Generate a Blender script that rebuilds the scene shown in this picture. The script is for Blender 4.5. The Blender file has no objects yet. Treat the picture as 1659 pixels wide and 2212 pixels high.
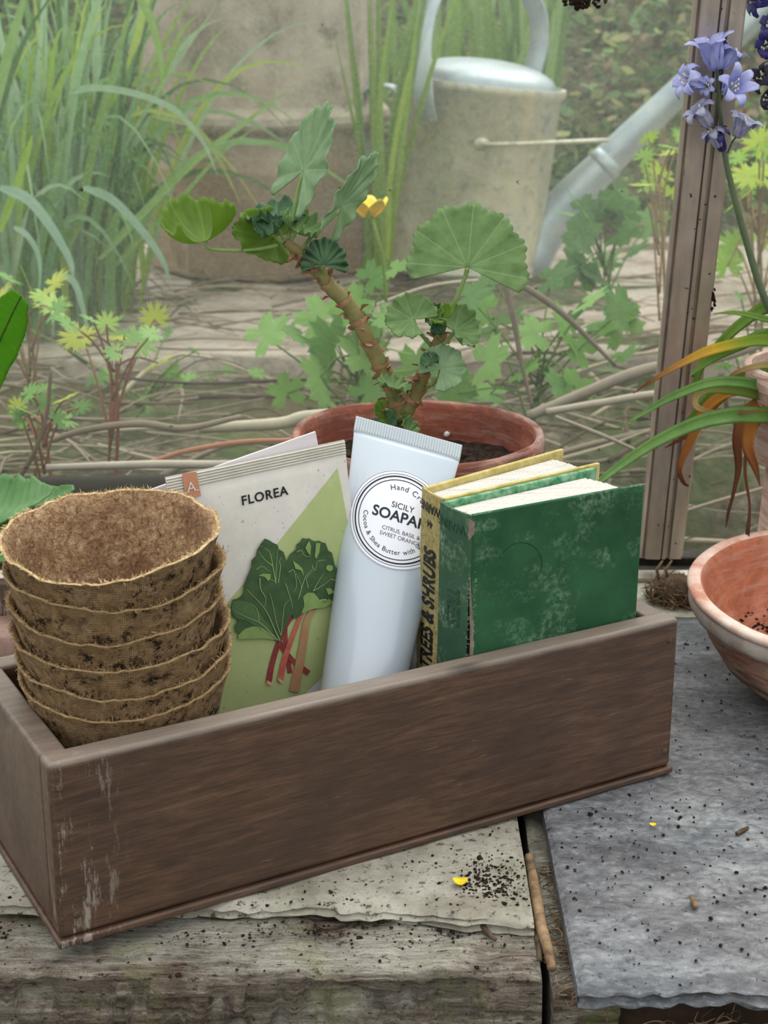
import bpy, bmesh, math, random
from mathutils import Vector, Matrix, noise
PI = math.pi
SC = bpy.context.scene
COL = SC.collection
V = Vector

# ------------------------------------------------------------------ camera, sky, light, exposure
F_PX = 3400.0
PITCH = math.radians(18.41)
CAM = V((0, 0, 0.391))
cd = bpy.data.cameras.new('camera')
cam = bpy.data.objects.new('camera', cd)
COL.objects.link(cam)
cd.sensor_fit = 'VERTICAL'
cd.sensor_height = 36.0
cd.lens = F_PX / 2212 * 36.0
cam.location = CAM
cam.rotation_euler = (PI / 2 - PITCH, 0, 0)
cd.clip_start = 0.02
cd.dof.use_dof = True
cd.dof.focus_distance = 0.78
cd.dof.aperture_fstop = 20.0
SC.camera = cam

w = bpy.data.worlds.new('overcast_sky')
SC.world = w
w.use_nodes = True
nt = w.node_tree
nt.nodes.clear()
wo = nt.nodes.new('ShaderNodeOutputWorld')
bg = nt.nodes.new('ShaderNodeBackground')
tc = nt.nodes.new('ShaderNodeTexCoord')
sx = nt.nodes.new('ShaderNodeSeparateXYZ')
rp = nt.nodes.new('ShaderNodeValToRGB')
mr = nt.nodes.new('ShaderNodeMapRange')
nt.links.new(tc.outputs['Generated'], sx.inputs[0])
nt.links.new(sx.outputs['Z'], mr.inputs[0])
mr.inputs[1].default_value = -1
mr.inputs[2].default_value = 1
nt.links.new(mr.outputs[0], rp.inputs[0])
e = rp.color_ramp.elements
e[0].position = 0.0
e[0].color = (0.10, 0.10, 0.09, 1)
e[1].position = 1.0
e[1].color = (1.04, 1.02, 0.98, 1)
for p_, c_ in ((0.49, (0.16, 0.17, 0.14, 1)), (0.52, (0.45, 0.46, 0.42, 1)), (0.66, (0.78, 0.78, 0.76, 1))):
    n_ = rp.color_ramp.elements.new(p_)
    n_.color = c_
nt.links.new(rp.outputs[0], bg.inputs[0])
bg.inputs[1].default_value = 1.25
nt.links.new(bg.outputs[0], wo.inputs[0])

sd = bpy.data.lights.new('soft_sun', 'SUN')
sd.energy = 1.5
sd.angle = math.radians(50)
sd.color = (1.0, 0.96, 0.90)
sun = bpy.data.objects.new('soft_sun', sd)
COL.objects.link(sun)
sun.rotation_euler = (math.radians(-28), math.radians(14), 0)

SC.view_settings.view_transform = 'Standard'
SC.view_settings.look = 'None'
SC.view_settings.gamma = 1.0
SC.view_settings.use_curve_mapping = False
SC.view_settings.exposure = 0.48
SC.cycles.max_bounces = 8
SC.cycles.transparent_max_bounces = 24
SC.cycles.caustics_reflective = False
SC.cycles.caustics_refractive = False
SC.cycles.use_denoising = True

# ------------------------------------------------------------------ helpers
CT, ST = math.cos(PITCH), math.sin(PITCH)
RIGHT = V((1, 0, 0))
CUP = V((0, ST, CT))
FWD = V((0, CT, -ST))
TOC = -FWD


def ray(px, py):
    return (FWD + RIGHT * ((px - 829.5) / F_PX) + CUP * ((1106 - py) / F_PX))


def at(px, py, Y):
    """the point seen at (px,py) that lies at world distance Y"""
    d = ray(px, py)
    return CAM + d * (Y / d.y)


def atz(px, py, Z=0.0):
    d = ray(px, py)
    return CAM + d * ((Z - CAM.z) / d.z)


def atp(px, py, p0, n):
    d = ray(px, py)
    return CAM + d * ((p0 - CAM).dot(n) / d.dot(n))


def proj(p):
    q = p - CAM
    d = q.dot(FWD)
    return (829.5 + F_PX * q.x / d, 1106 - F_PX * q.dot(CUP) / d)


def srgb(h):
    if isinstance(h, str):
        h = h.lstrip('#')
        c = [int(h[i:i + 2], 16) / 255 for i in (0, 2, 4)]
    else:
        c = [x / 255 for x in h]
    return tuple([(x / 12.92 if x <= .04045 else ((x + .055) / 1.055) ** 2.4) for x in c]) + (1.0,)


class Mat:
    """small node-graph builder"""
    def __init__(s, name, rough=0.6, color=(0.5, 0.5, 0.5, 1), spec=0.5, metal=0.0):
        s.m = bpy.data.materials.new(name)
        s.m.use_nodes = True
        s.t = s.m.node_tree
        s.b = s.t.nodes['Principled BSDF']
        s.out = s.t.nodes['Material Output']
        s.b.inputs['Roughness'].default_value = rough
        s.b.inputs['Base Color'].default_value = color
        s.b.inputs['Specular IOR Level'].default_value = spec
        s.b.inputs['Metallic'].default_value = metal
        s._tc = None

    def coord(s, kind='Object', scale=(1, 1, 1), rot=(0, 0, 0)):
        if s._tc is None:
            s._tc = s.t.nodes.new('ShaderNodeTexCoord')
        mp = s.t.nodes.new('ShaderNodeMapping')
        mp.inputs['Scale'].default_value = scale
        mp.inputs['Rotation'].default_value = rot
        s.t.links.new(s._tc.outputs[kind], mp.inputs[0])
        return mp.outputs[0]

    def noise(s, co, scale, detail=4, rough=0.6, dist=0.0):
        n = s.t.nodes.new('ShaderNodeTexNoise')
        n.inputs['Scale'].default_value = scale
        n.inputs['Detail'].default_value = detail
        n.inputs['Roughness'].default_value = rough
        n.inputs['Distortion'].default_value = dist
        s.t.links.new(co, n.inputs['Vector'])
        return n.outputs['Fac']

    def voro(s, co, scale, feature='F1', out='Distance'):
        n = s.t.nodes.new('ShaderNodeTexVoronoi')
        n.feature = feature
        n.inputs['Scale'].default_value = scale
        s.t.links.new(co, n.inputs['Vector'])
        return n.outputs[out]

    def wave(s, co, scale, dist=1.0, dscale=1.0, direction='X', detail=2):
        n = s.t.nodes.new('ShaderNodeTexWave')
        n.bands_direction = direction
        n.inputs['Scale'].default_value = scale
        n.inputs['Distortion'].default_value = dist
        n.inputs['Detail'].default_value = detail
        n.inputs['Detail Scale'].default_value = dscale
        s.t.links.new(co, n.inputs['Vector'])
        return n.outputs['Fac']

    def ramp(s, fac, stops, interp='LINEAR'):
        n = s.t.nodes.new('ShaderNodeValToRGB')
        n.color_ramp.interpolation = interp
        el = n.color_ramp.elements
        while len(el) < len(stops):
            el.new(0.5)
        for k, (p, c) in enumerate(stops):
            el[k].position = p
            if isinstance(c, (int, float)):
                c = (c, c, c, 1)
            el[k].color = c if not isinstance(c, str) else srgb(c)
        s.t.links.new(fac, n.inputs[0])
        return n.outputs[0]

    def mix(s, fac, a, b, mode='MIX'):
        n = s.t.nodes.new('ShaderNodeMix')
        n.data_type = 'RGBA'
        n.blend_type = mode
        for sock, v in ((n.inputs[0], fac), (n.inputs[6], a), (n.inputs[7], b)):
            if isinstance(v, str):
                v = srgb(v)
            if hasattr(v, 'links'):
                s.t.links.new(v, sock)
            else:
                sock.default_value = v
        return n.outputs[2]

    def math(s, op, a, b=0.0):
        n = s.t.nodes.new('ShaderNodeMath')
        n.operation = op
        for sock, v in ((n.inputs[0], a), (n.inputs[1], b)):
            if hasattr(v, 'links'):
                s.t.links.new(v, sock)
            else:
                sock.default_value = v
        return n.outputs[0]

    def sep(s, co):
        n = s.t.nodes.new('ShaderNodeSeparateXYZ')
        s.t.links.new(co, n.inputs[0])
        return n.outputs

    def attr(s, name, out='Color'):
        n = s.t.nodes.new('ShaderNodeAttribute')
        n.attribute_name = name
        return n.outputs[out]

    def base(s, c):
        s.t.links.new(c, s.b.inputs['Base Color'])
        return s

    def rough(s, c):
        s.t.links.new(c, s.b.inputs['Roughness'])
        return s

    def bump(s, h, strength=0.4, dist=0.001):
        n = s.t.nodes.new('ShaderNodeBump')
        n.inputs['Strength'].default_value = strength
        n.inputs['Distance'].default_value = dist
        s.t.links.new(h, n.inputs['Height'])
        if s.b.inputs['Normal'].links:
            s.t.links.new(s.b.inputs['Normal'].links[0].from_socket, n.inputs['Normal'])
        s.t.links.new(n.outputs[0], s.b.inputs['Normal'])
        return s

    def translucent(s, col, fac=0.4):
        """thin leaf: part of the light passes through"""
        tr = s.t.nodes.new('ShaderNodeBsdfTranslucent')
        if hasattr(col, 'links'):
            s.t.links.new(col, tr.inputs[0])
        else:
            tr.inputs[0].default_value = srgb(col) if isinstance(col, str) else col
        mx = s.t.nodes.new('ShaderNodeMixShader')
        mx.inputs[0].default_value = fac
        s.t.links.new(s.b.outputs[0], mx.inputs[1])
        s.t.links.new(tr.outputs[0], mx.inputs[2])
        s.t.links.new(mx.outputs[0], s.out.inputs[0])
        return s


class MB:
    """mesh collector"""
    def __init__(s):
        s.v, s.f, s.m, s.uv, s.col = [], [], [], [], []
        s.hasuv = False

    def add(s, verts, faces, mat=0, uvs=None, col=None):
        o = len(s.v)
        s.v += [tuple(p) for p in verts]
        s.f += [tuple(i + o for i in f) for f in faces]
        s.m += [mat] * len(faces)
        s.uv += list(uvs) if uvs else [(0, 0)] * len(verts)
        if uvs:
            s.hasuv = True
        s.col += [col if col is not None else (.5, .5, .5)] * len(verts)
        return s

    def box(s, a, b, mat=0):
        x0, y0, z0 = a
        x1, y1, z1 = b
        vs = [(x0, y0, z0), (x1, y0, z0), (x1, y1, z0), (x0, y1, z0), (x0, y0, z1), (x1, y0, z1), (x1, y1, z1), (x0, y1, z1)]
        fs = [(0, 3, 2, 1), (4, 5, 6, 7), (0, 1, 5, 4), (1, 2, 6, 5), (2, 3, 7, 6), (3, 0, 4, 7)]
        return s.add(vs, fs, mat)

    def tube(s, pts, rad, n=10, mat=0, cap=True, col=None, flat=1.0):
        pts = [V(p) for p in pts]
        if not hasattr(rad, '__len__'):
            rad = [rad] * len(pts)
        vs, fs = [], []
        prev = None
        L = 0
        uv = []
        for i, p in enumerate(pts):
            t = (pts[min(i + 1, len(pts) - 1)] - pts[max(i - 1, 0)])
            if t.length < 1e-9:
                t = V((0, 0, 1))
            t.normalize()
            if prev is None:
                a = t.orthogonal().normalized()
            else:
                a = (prev - t * prev.dot(t))
                a = a.normalized() if a.length > 1e-6 else t.orthogonal().normalized()
            prev = a
            b = t.cross(a)
            for k in range(n):
                th = 2 * PI * k / n
                vs.append(p + a * (math.cos(th) * rad[i]) + b * (math.sin(th) * rad[i] * flat))
                uv.append((k / n, i / max(1, len(pts) - 1)))
        for i in range(len(pts) - 1):
            for k in range(n):
                fs.append((i * n + k, i * n + (k + 1) % n, (i + 1) * n + (k + 1) % n, (i + 1) * n + k))
        if cap:
            fs.append(tuple(range(n))[::-1])
            fs.append(tuple((len(pts) - 1) * n + k for k in range(n)))
        return s.add(vs, fs, mat, uv, col)

    def lathe(s, prof, n=48, mat=0, fn=None, c=(0, 0, 0)):
        """prof: list of (r,z); fn(r,z,th,i)->(r,z)"""
        vs, fs, uv = [], [], []
        for i, (r, z) in enumerate(prof):
            for k in range(n):
                th = 2 * PI * k / n
                rr, zz = fn(r, z, th, i) if fn else (r, z)
                vs.append((c[0] + rr * math.cos(th), c[1] + rr * math.sin(th), c[2] + zz))
                uv.append((k / n, i / len(prof)))
        for i in range(len(prof) - 1):
            for k in range(n):
                fs.append((i * n + k, i * n + (k + 1) % n, (i + 1) * n + (k + 1) % n, (i + 1) * n + k))
        if prof[0][0] > 1e-6:
            fs.append(tuple(range(n))[::-1])
        if prof[-1][0] > 1e-6:
            fs.append(tuple((len(prof) - 1) * n + k for k in range(n)))
        return s.add(vs, fs, mat, uv)

    def ico(s, c, r, sub=1, jit=0.2, sq=(1, 1, 1), mat=0, col=None, rnd=random):
        bm = bmesh.new()
        bmesh.ops.create_icosphere(bm, subdivisions=sub, radius=1.0)
        vs = []
        for q in bm.verts:
            k = r * (1 + jit * (rnd.random() - .5) * 2)
            vs.append((c[0] + q.co.x * k * sq[0], c[1] + q.co.y * k * sq[1], c[2] + q.co.z * k * sq[2]))
        fs = [tuple(x.index for x in f.verts) for f in bm.faces]
        bm.free()
        return s.add(vs, fs, mat, None, col)

    def build(s, name, mats, parent=None, smooth=True, bevel=0.0, loc=None, autosmooth=None, segs=2):
        me = bpy.data.meshes.new(name)
        me.from_pydata(s.v, [], s.f)
        if not isinstance(mats, (list, tuple)):
            mats = [mats]
        for m in mats:
            me.materials.append(m.m if isinstance(m, Mat) else m)
        me.polygons.foreach_set('material_index', s.m)
        me.polygons.foreach_set('use_smooth', [smooth] * len(s.f))
        if s.hasuv:
            ul = me.uv_layers.new(name='UVMap')
            li = [0] * len(me.loops)
            me.loops.foreach_get('vertex_index', li)
            flat = []
            for i in li:
                flat += s.uv[i]
            ul.data.foreach_set('uv', flat)
        if any(c != (.5, .5, .5) for c in s.col):
            ca = me.color_attributes.new('tint', 'FLOAT_COLOR', 'POINT')
            fl = []
            for c in s.col:
                fl += [c[0], c[1], c[2], 1]
            ca.data.foreach_set('color', fl)
        me.update()
        if autosmooth:
            me.set_sharp_from_angle(angle=math.radians(autosmooth))
        o = bpy.data.objects.new(name, me)
        COL.objects.link(o)
        if parent:
            o.parent = parent
        if loc is not None:
            o.location = loc
        if bevel:
            b = o.modifiers.new('bevel', 'BEVEL')
            b.width = bevel
            b.segments = segs
            b.limit_method = 'ANGLE'
            b.angle_limit = math.radians(40)
        return o


def tag(o, label, cat, group=None, kind=None):
    o['label'] = label
    o['category'] = cat
    if group:
        o['group'] = group
    if kind:
        o['kind'] = kind
    return o


def structure(o):
    o['kind'] = 'structure'
    return o


def empty(name, loc=(0, 0, 0), rot=(0, 0, 0)):
    o = bpy.data.objects.new(name, None)
    o.empty_display_size = 0.01
    COL.objects.link(o)
    o.location = loc
    o.rotation_euler = rot
    return o


def keep(o, parent):
    """parent o (built in world coordinates) under parent without moving it"""
    o.parent = parent
    mw = Matrix.LocRotScale(parent.location, parent.rotation_euler, None)
    o.matrix_parent_inverse = mw.inverted()
    return o


def spline(pts, n=8):
    """catmull-rom through the points"""
    pts = [V(p) for p in pts]
    out = []
    P = [pts[0] * 2 - pts[1]] + pts + [pts[-1] * 2 - pts[-2]]
    for i in range(1, len(P) - 2):
        for k in range(n):
            t = k / n
            a, b, c, d = P[i - 1], P[i], P[i + 1], P[i + 2]
            out.append(0.5 * ((2 * b) + (c - a) * t + (2 * a - 5 * b + 4 * c - d) * t * t + (3 * b - a - 3 * c + d) * t ** 3))
    out.append(pts[-1])
    return out


def interp(vals, n):
    """n+1 evenly spaced samples of a list of numbers"""
    out = []
    for i in range(n):
        t = i / (n - 1) * (len(vals) - 1)
        k = min(int(t), len(vals) - 2)
        out.append(vals[k] + (vals[k + 1] - vals[k]) * (t - k))
    return out


def blade(mb, pts, width, face=None, fold=0.25, mat=0, col=None, thick=0.0, twist=0.0):
    """a strap leaf: ribbon along pts, V-folded; width is a number or list (half widths sampled)"""
    pts = [V(p) for p in pts]
    n = len(pts)
    if not hasattr(width, '__len__'):
        width = [width * math.sin(PI * min(1, (1 - i / (n - 1)) * 1.3 + .0) / 2) ** .7 for i in range(n)]
    face = V(face) if face else TOC
    vs, fs, uv = [], [], []
    for i, p in enumerate(pts):
        t = (pts[min(i + 1, n - 1)] - pts[max(i - 1, 0)]).normalized()
        sd_ = t.cross(face)
        sd_ = sd_.normalized() if sd_.length > 1e-6 else t.orthogonal().normalized()
        if twist:
            sd_ = Matrix.Rotation(twist * i / n, 3, t) @ sd_
        nn = sd_.cross(t).normalized()
        wd = width[i]
        for k, (a, h) in enumerate(((-1, 1), (-.5, .35), (0, 0), (.5, .35), (1, 1))):
            vs.append(p + sd_ * (a * wd) + nn * (h * fold * wd))
            uv.append((k / 4, i / (n - 1)))
        if thick:
            for k, (a, h) in enumerate(((.5, .35), (0, 0), (-.5, .35))):
                vs.append(p + sd_ * (a * wd) + nn * (h * fold * wd - thick * min(1, wd / (thick * 2 + 1e-9))))
                uv.append((.5 + a / 2, i / (n - 1)))
    m = 8 if thick else 5
    for i in range(n - 1):
        for k in range(m if thick else 4):
            k2 = (k + 1) % m
            fs.append((i * m + k, i * m + k2, (i + 1) * m + k2, (i + 1) * m + k))
    mb.add(vs, fs, mat, uv, col)
    return mb


def text_polys(s, size=1.0, bold=0.0, shear=0.0, space=1.0, align='CENTER'):
    """(verts2d, faces) of a string in the built-in typeface"""
    cu = bpy.data.curves.new('lettering', 'FONT')
    cu.body = s
    cu.size = size
    cu.offset = bold
    cu.shear = shear
    cu.space_character = space
    cu.align_x = align
    cu.resolution_u = 4
    ob = bpy.data.objects.new('lettering', cu)
    me = bpy.data.meshes.new_from_object(ob)
    vs = [(p.co.x, p.co.y) for p in me.vertices]
    fs = [tuple(f.vertices) for f in me.polygons]
    bpy.data.objects.remove(ob)
    bpy.data.curves.remove(cu)
    bpy.data.meshes.remove(me)
    return vs, fs


def text_map(mb, s, fn, size, mat=0, **kw):
    vs, fs = text_polys(s, size, **kw)
    mb.add([fn(x, y) for x, y in vs], fs, mat)


def poly2d(outline, fn, sub=0):
    """triangulated polygon outline -> verts, faces through fn(x,y)"""
    bm = bmesh.new()
    vv = [bm.verts.new((x, y, 0)) for x, y in outline]
    bm.faces.new(vv)
    bmesh.ops.triangulate(bm, faces=bm.faces[:])
    for _ in range(sub):
        bmesh.ops.subdivide_edges(bm, edges=bm.edges[:], cuts=1, use_grid_fill=True)
    bm.verts.index_update()
    vs = [fn(q.co.x, q.co.y) for q in bm.verts]
    fs = [tuple(x.index for x in f.verts) for f in bm.faces]
    bm.free()
    return vs, fs


random.seed(7)
R = random.Random(11)
# ------------------------------------------------------------------ materials
def m_boxwood():
    m = Mat('old_brown_wood', 0.42, spec=0.55)
    co = m.coord('Object', (1, 9, 9))
    g = m.noise(co, 26, 8, .72, .5)
    fine = m.noise(m.coord('Object', (3, 60, 60)), 22, 4, .7)
    blot = m.noise(m.coord('Object'), 14, 4, .6)
    c = m.ramp(g, [(0.25, '#33231a'), (0.46, '#4f392b'), (0.62, '#654a39'), (0.80, '#846c59')])
    c = m.mix(m.ramp(blot, [(0.42, 0.0), (0.7, 0.75)]), c, '#3a2a22')
    c = m.mix(m.ramp(fine, [(0.45, 0), (0.62, .45)]), c, '#2b1e17')
    worn = m.ramp(m.noise(m.coord('Object', (1, 1, .18)), 130, 5, .85), [(0.54, 0), (0.62, .6)])
    sx_ = m.sep(m.coord('Object'))
    edge = m.math('MULTIPLY', m.ramp(sx_[0], [(0.016, 1.0), (0.034, 0.0)]), m.ramp(sx_[1], [(0.004, 1.0), (0.010, 0.0)]))
    c = m.mix(m.math('MULTIPLY', worn, edge), c, '#a89f98')
    scr = m.math('MULTIPLY', m.ramp(m.noise(m.coord('Object', (1, 1, 9), (0, .35, 0)), 60, 2, .5), [(0.68, 0), (0.72, .35)]), m.ramp(m.noise(m.coord('Object'), 9, 2, .5), [(0.5, 0), (0.6, 1)]))
    c = m.mix(scr, c, '#94806c')
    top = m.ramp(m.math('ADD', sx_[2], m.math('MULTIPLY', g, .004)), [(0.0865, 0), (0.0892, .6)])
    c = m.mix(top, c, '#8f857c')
    k1 = m.ramp(m.voro(m.coord('Object', (.6, 1, 1.6)), 20), [(0.06, .85), (0.16, 0)])
    c = m.mix(k1, c, '#1f1a1a')
    m.base(c)
    m.rough(m.ramp(blot, [(0.3, .36), (0.7, .58)]))
    m.bump(g, .25, .0006)
    m.bump(fine, .35, .0004)
    return m


def m_peat(inside=False):
    m = Mat('peat_fibre_inside' if inside else 'peat_fibre', 0.95, spec=0.1)
    oi = m.t.nodes.new('ShaderNodeObjectInfo')
    va = m.t.nodes.new('ShaderNodeVectorMath')
    m.t.links.new(m.coord('Object'), va.inputs[0])
    m.t.links.new(m.math('MULTIPLY', oi.outputs['Random'], 3.0), va.inputs[1])
    co = va.outputs[0]
    n1 = m.noise(co, 260 if inside else 120, 6, .75, 1.2)
    n2 = m.noise(co, 45, 5, .6)
    if inside:
        c = m.ramp(n1, [(0.3, '#6d5138'), (0.43, '#ae8a68'), (0.54, '#d3b18c'), (0.70, '#f3dcba')])
        c = m.mix(m.ramp(n2, [(0.35, .5), (0.55, 0)]), c, '#7d5a44')
        m.base(c)
        m.bump(n1, 1.0, .0025)
        m.bump(m.noise(co, 130, 4, .7, 2), .8, .003)
    else:
        c = m.ramp(n1, [(0.3, '#6b563e'), (0.5, '#94795a'), (0.72, '#bda27d')])
        uv = m.coord('UV', (1, 1, 1))
        w1 = m.wave(m.coord('UV', (95, 10, 0)), 1.0, .6, 2, 'X', 1)
        w2 = m.wave(m.coord('Object', (1, 1, 1)), 260, .8, 3, 'Z', 1)
        weave = m.math('MULTIPLY', w1, w2)
        c = m.mix(m.ramp(weave, [(0.1, .55), (0.6, 0)]), c, '#4f3f2e')
        dirt = m.math('MULTIPLY', m.ramp(m.noise(co, 190, 5, .85), [(0.50, 0), (0.57, 1)]), m.ramp(n2, [(0.42, .12), (0.56, 1)]))
        c = m.mix(dirt, c, '#241b15')
        m.base(c)
        m.bump(weave, .35, .0004)
        m.bump(n1, .5, .001)
    return m


def m_terracotta(name='terracotta', bloom=0.5, base='#a9583f', dark='#6f4538'):
    m = Mat(name, 0.85, spec=0.25)
    co = m.coord('Object')
    n1 = m.noise(co, 22, 6, .7, .8)
    n2 = m.noise(m.coord('Object', (1, 1, 7)), 34, 4, .6, .5)
    sp = m.noise(co, 300, 3, .6)
    c = m.ramp(n1, [(0.3, dark), (0.52, base), (0.8, '#c98568')])
    c = m.mix(m.ramp(n2, [(0.52 - .2 * bloom, 0), (0.72 - .12 * bloom, min(1, bloom))]), c, '#cbb5aa')
    c = m.mix(m.ramp(sp, [(0.3, .5), (0.42, 0)]), c, dark)
    m.base(c)
    m.bump(sp, .3, .0006)
    m.bump(n2, .4, .0015)
    return m


def m_soil():
    m = Mat('dark_soil', 0.95, spec=0.2)
    co = m.coord('Object')
    n1 = m.noise(co, 260, 5, .8)
    c = m.ramp(n1, [(0.3, '#0e0b09'), (0.5, '#2c211a'), (0.7, '#5b493b')])
    m.base(c)
    m.bump(n1, 1, .003)
    return m


def m_slate():
    m = Mat('grey_slate', 0.5, spec=0.5)
    co = m.coord('Object')
    n1 = m.noise(m.coord('Object', (1, 2.2, 3), (0, 0, .5)), 16, 8, .68, .5)
    n2 = m.noise(m.coord('Object', (1, 1.4, 3), (0, 0, .3)), 170, 6, .75, .4)
    n3 = m.noise(co, 7, 3, .5)
    c = m.ramp(n1, [(0.28, '#34383e'), (0.45, '#5f656c'), (0.58, '#7f858b'), (0.78, '#aaadad')])
    c = m.mix(m.ramp(n3, [(0.35, .0), (0.7, .5)]), c, '#83797a')
    c = m.mix(m.ramp(n2, [(0.32, .9), (0.52, 0)]), c, '#363a40')
    c = m.mix(m.ramp(n2, [(0.55, 0), (0.72, .45)]), c, '#c2c5c8')
    c = m.mix(m.ramp(m.noise(co, 160, 3, .6), [(0.66, 0), (0.71, .9)]), c, '#1e1d1e')
    m.base(c)
    m.rough(m.ramp(n2, [(0.3, .42), (0.7, .68)]))
    m.bump(n1, .6, .003)
    m.bump(n2, .8, .0018)
    return m


def m_slabstone():
    m = Mat('pale_lichened_stone', 0.9, spec=0.2)
    co = m.coord('Object')
    n1 = m.noise(co, 20, 6, .7)
    n2 = m.noise(co, 240, 4, .7)
    c = m.ramp(n1, [(0.3, '#6f6b5c'), (0.5, '#98958a'), (0.72, '#b9b7ae')])
    c = m.mix(m.ramp(n2, [(0.56, 0), (0.66, .9)]), c, '#35302a')
    c = m.mix(m.ramp(m.noise(co, 30, 3, .6), [(0.55, 0), (0.8, .4)]), c, '#8d9272')
    m.base(c)
    m.bump(n2, .6, .0012)
    m.bump(n1, .4, .002)
    return m


def m_beam():
    m = Mat('weathered_timber', 0.9, spec=0.2)
    co = m.coord('Object')
    g = m.noise(m.coord('Object', (1, 13, 13)), 16, 8, .75, .4)
    g2 = m.noise(m.coord('Object', (1.6, 30, 30)), 22, 5, .75)
    lic = m.noise(co, 16, 6, .65)
    c = m.ramp(g, [(0.36, '#1d1612'), (0.45, '#574a3f'), (0.55, '#8c8073'), (0.66, '#c6c1b6')])
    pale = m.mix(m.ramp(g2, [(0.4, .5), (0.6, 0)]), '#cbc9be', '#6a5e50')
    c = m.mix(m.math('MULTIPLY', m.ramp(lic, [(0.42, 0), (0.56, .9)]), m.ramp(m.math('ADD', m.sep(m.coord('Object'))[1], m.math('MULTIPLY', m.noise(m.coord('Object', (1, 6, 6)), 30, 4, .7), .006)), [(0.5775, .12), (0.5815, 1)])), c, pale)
    c = m.mix(m.ramp(m.noise(co, 7, 3, .6), [(0.6, 0), (0.75, .5)]), c, '#5b4538')
    c = m.mix(m.ramp(m.noise(m.coord('Object', (1, 2, 2)), 190, 4, .75), [(0.57, 0), (0.66, .9)]), c, '#231c17')
    c = m.mix(m.math('MULTIPLY', m.ramp(m.sep(m.coord('Object'))[0], [(0.40, 1), (0.46, 0)]), m.ramp(m.noise(co, 28, 5, .7), [(0.52, 0), (0.62, .3)])), c, '#8d9455')
    m.base(c)
    m.bump(g, 1, .003)
    m.bump(g2, .9, .0018)
    return m


def m_simple(name, col, rough=.6, spec=.4, metal=0, var=0.0, vs=40, col2=None, bump=0, bs=200):
    m = Mat(name, rough, srgb(col), spec, metal)
    if col2:
        m.base(m.ramp(m.noise(m.coord('Object'), vs, 5, .65), [(0.35, col), (0.65, col2)]))
    if bump:
        m.bump(m.noise(m.coord('Object'), bs, 4, .7), bump, .001)
    return m


def m_leaf(name, c1, c2, vein=None, trans=0.35, tcol=None, rough=.55, vs=120, ribs=7):
    """UV.x runs round the leaf in ribs, UV.y from the stalk to the edge"""
    m = Mat(name, rough, spec=.35)
    co = m.coord('Object')
    n = m.noise(co, vs, 4, .6)
    c = m.ramp(n, [(0.3, c1), (0.7, c2)])
    if vein:
        u = m.sep(m.coord('UV'))
        tri = m.math('ABSOLUTE', m.math('SUBTRACT', m.math('FRACT', m.math('MULTIPLY', u[0], ribs)), .5))
        ww = m.math('MULTIPLY', tri, m.math('ADD', u[1], .05))
        mk = m.ramp(ww, [(0.004, .6), (0.03, 0)])
        c = m.mix(mk, c, vein)
        m.bump(ww, .6, .002)
    m.base(c)
    m.bump(m.noise(co, 500, 3, .6), .25, .0005)
    m.translucent(tcol or c2, trans)
    return m


M = {}
M['box'] = m_boxwood()
M['peat'] = m_peat()
M['peat_in'] = m_peat(True)
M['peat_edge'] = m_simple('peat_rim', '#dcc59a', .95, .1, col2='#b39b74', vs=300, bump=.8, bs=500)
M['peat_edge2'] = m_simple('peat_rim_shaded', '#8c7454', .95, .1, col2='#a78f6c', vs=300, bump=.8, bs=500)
M['terra'] = m_terracotta('terracotta', .45, '#7d4a3f', '#583a34')
M['terra_in'] = m_terracotta('terracotta_inner', .2, '#8c5040', '#6b4036')
M['terra_bowl'] = m_terracotta('terracotta_bowl', .65, '#8f6350', '#5f4a3f')
M['terra_bowl_in'] = m_terracotta('terracotta_bowl_inner', .25, '#a8664c', '#7d4f3e')
M['bloom_rim'] = m_simple('lime_bloom_rim', '#dccac0', .85, .25, col2='#b88370', vs=38, bump=.3)
M['soil'] = m_soil()
M['slate'] = m_slate()
M['slab'] = m_slabstone()
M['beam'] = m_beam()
M['black_gap'] = m_simple('dark_underside', '#14110f', .95, .1)
M['twig'] = m_simple('dry_twig', '#9c8466', .85, .2, col2='#5e4b3a', vs=120, bump=.5)
M['twig_dark'] = m_simple('dark_twig', '#3f342b', .85, .2, col2='#6b5a49', vs=120, bump=.5)
M['ink'] = m_simple('black_ink', '#1f1f1f', .6, .3)
M['navy'] = m_simple('navy_ink', '#1d2430', .5, .3)


def m_paper():
    m = Mat('speckled_seed_paper', .75, spec=.25)
    co = m.coord('Object')
    c = m.mix(m.ramp(m.noise(co, 90, 4, .6), [(0.3, 0), (0.7, .6)]), '#dad8d3', '#c9c6c0')
    sp = m.ramp(m.noise(m.coord('Object', (1, 1, 1)), 420, 2, .5), [(0.70, 0), (0.73, .55)])
    c = m.mix(sp, c, '#7c7873')
    m.base(c)
    m.bump(m.noise(co, 160, 4, .7), .35, .0006)
    return m


def m_printgreen():
    m = Mat('sage_green_print', .75, spec=.25)
    co = m.coord('Object')
    c = m.mix(m.ramp(m.noise(co, 90, 4, .6), [(0.3, 0), (0.7, .6)]), '#afbd85', '#a2b079')
    sp = m.ramp(m.noise(co, 420, 2, .5), [(0.70, 0), (0.73, .5)])
    c = m.mix(sp, c, '#6f7a55')
    m.base(c)
    m.bump(m.noise(co, 160, 4, .7), .35, .0006)
    return m


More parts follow.
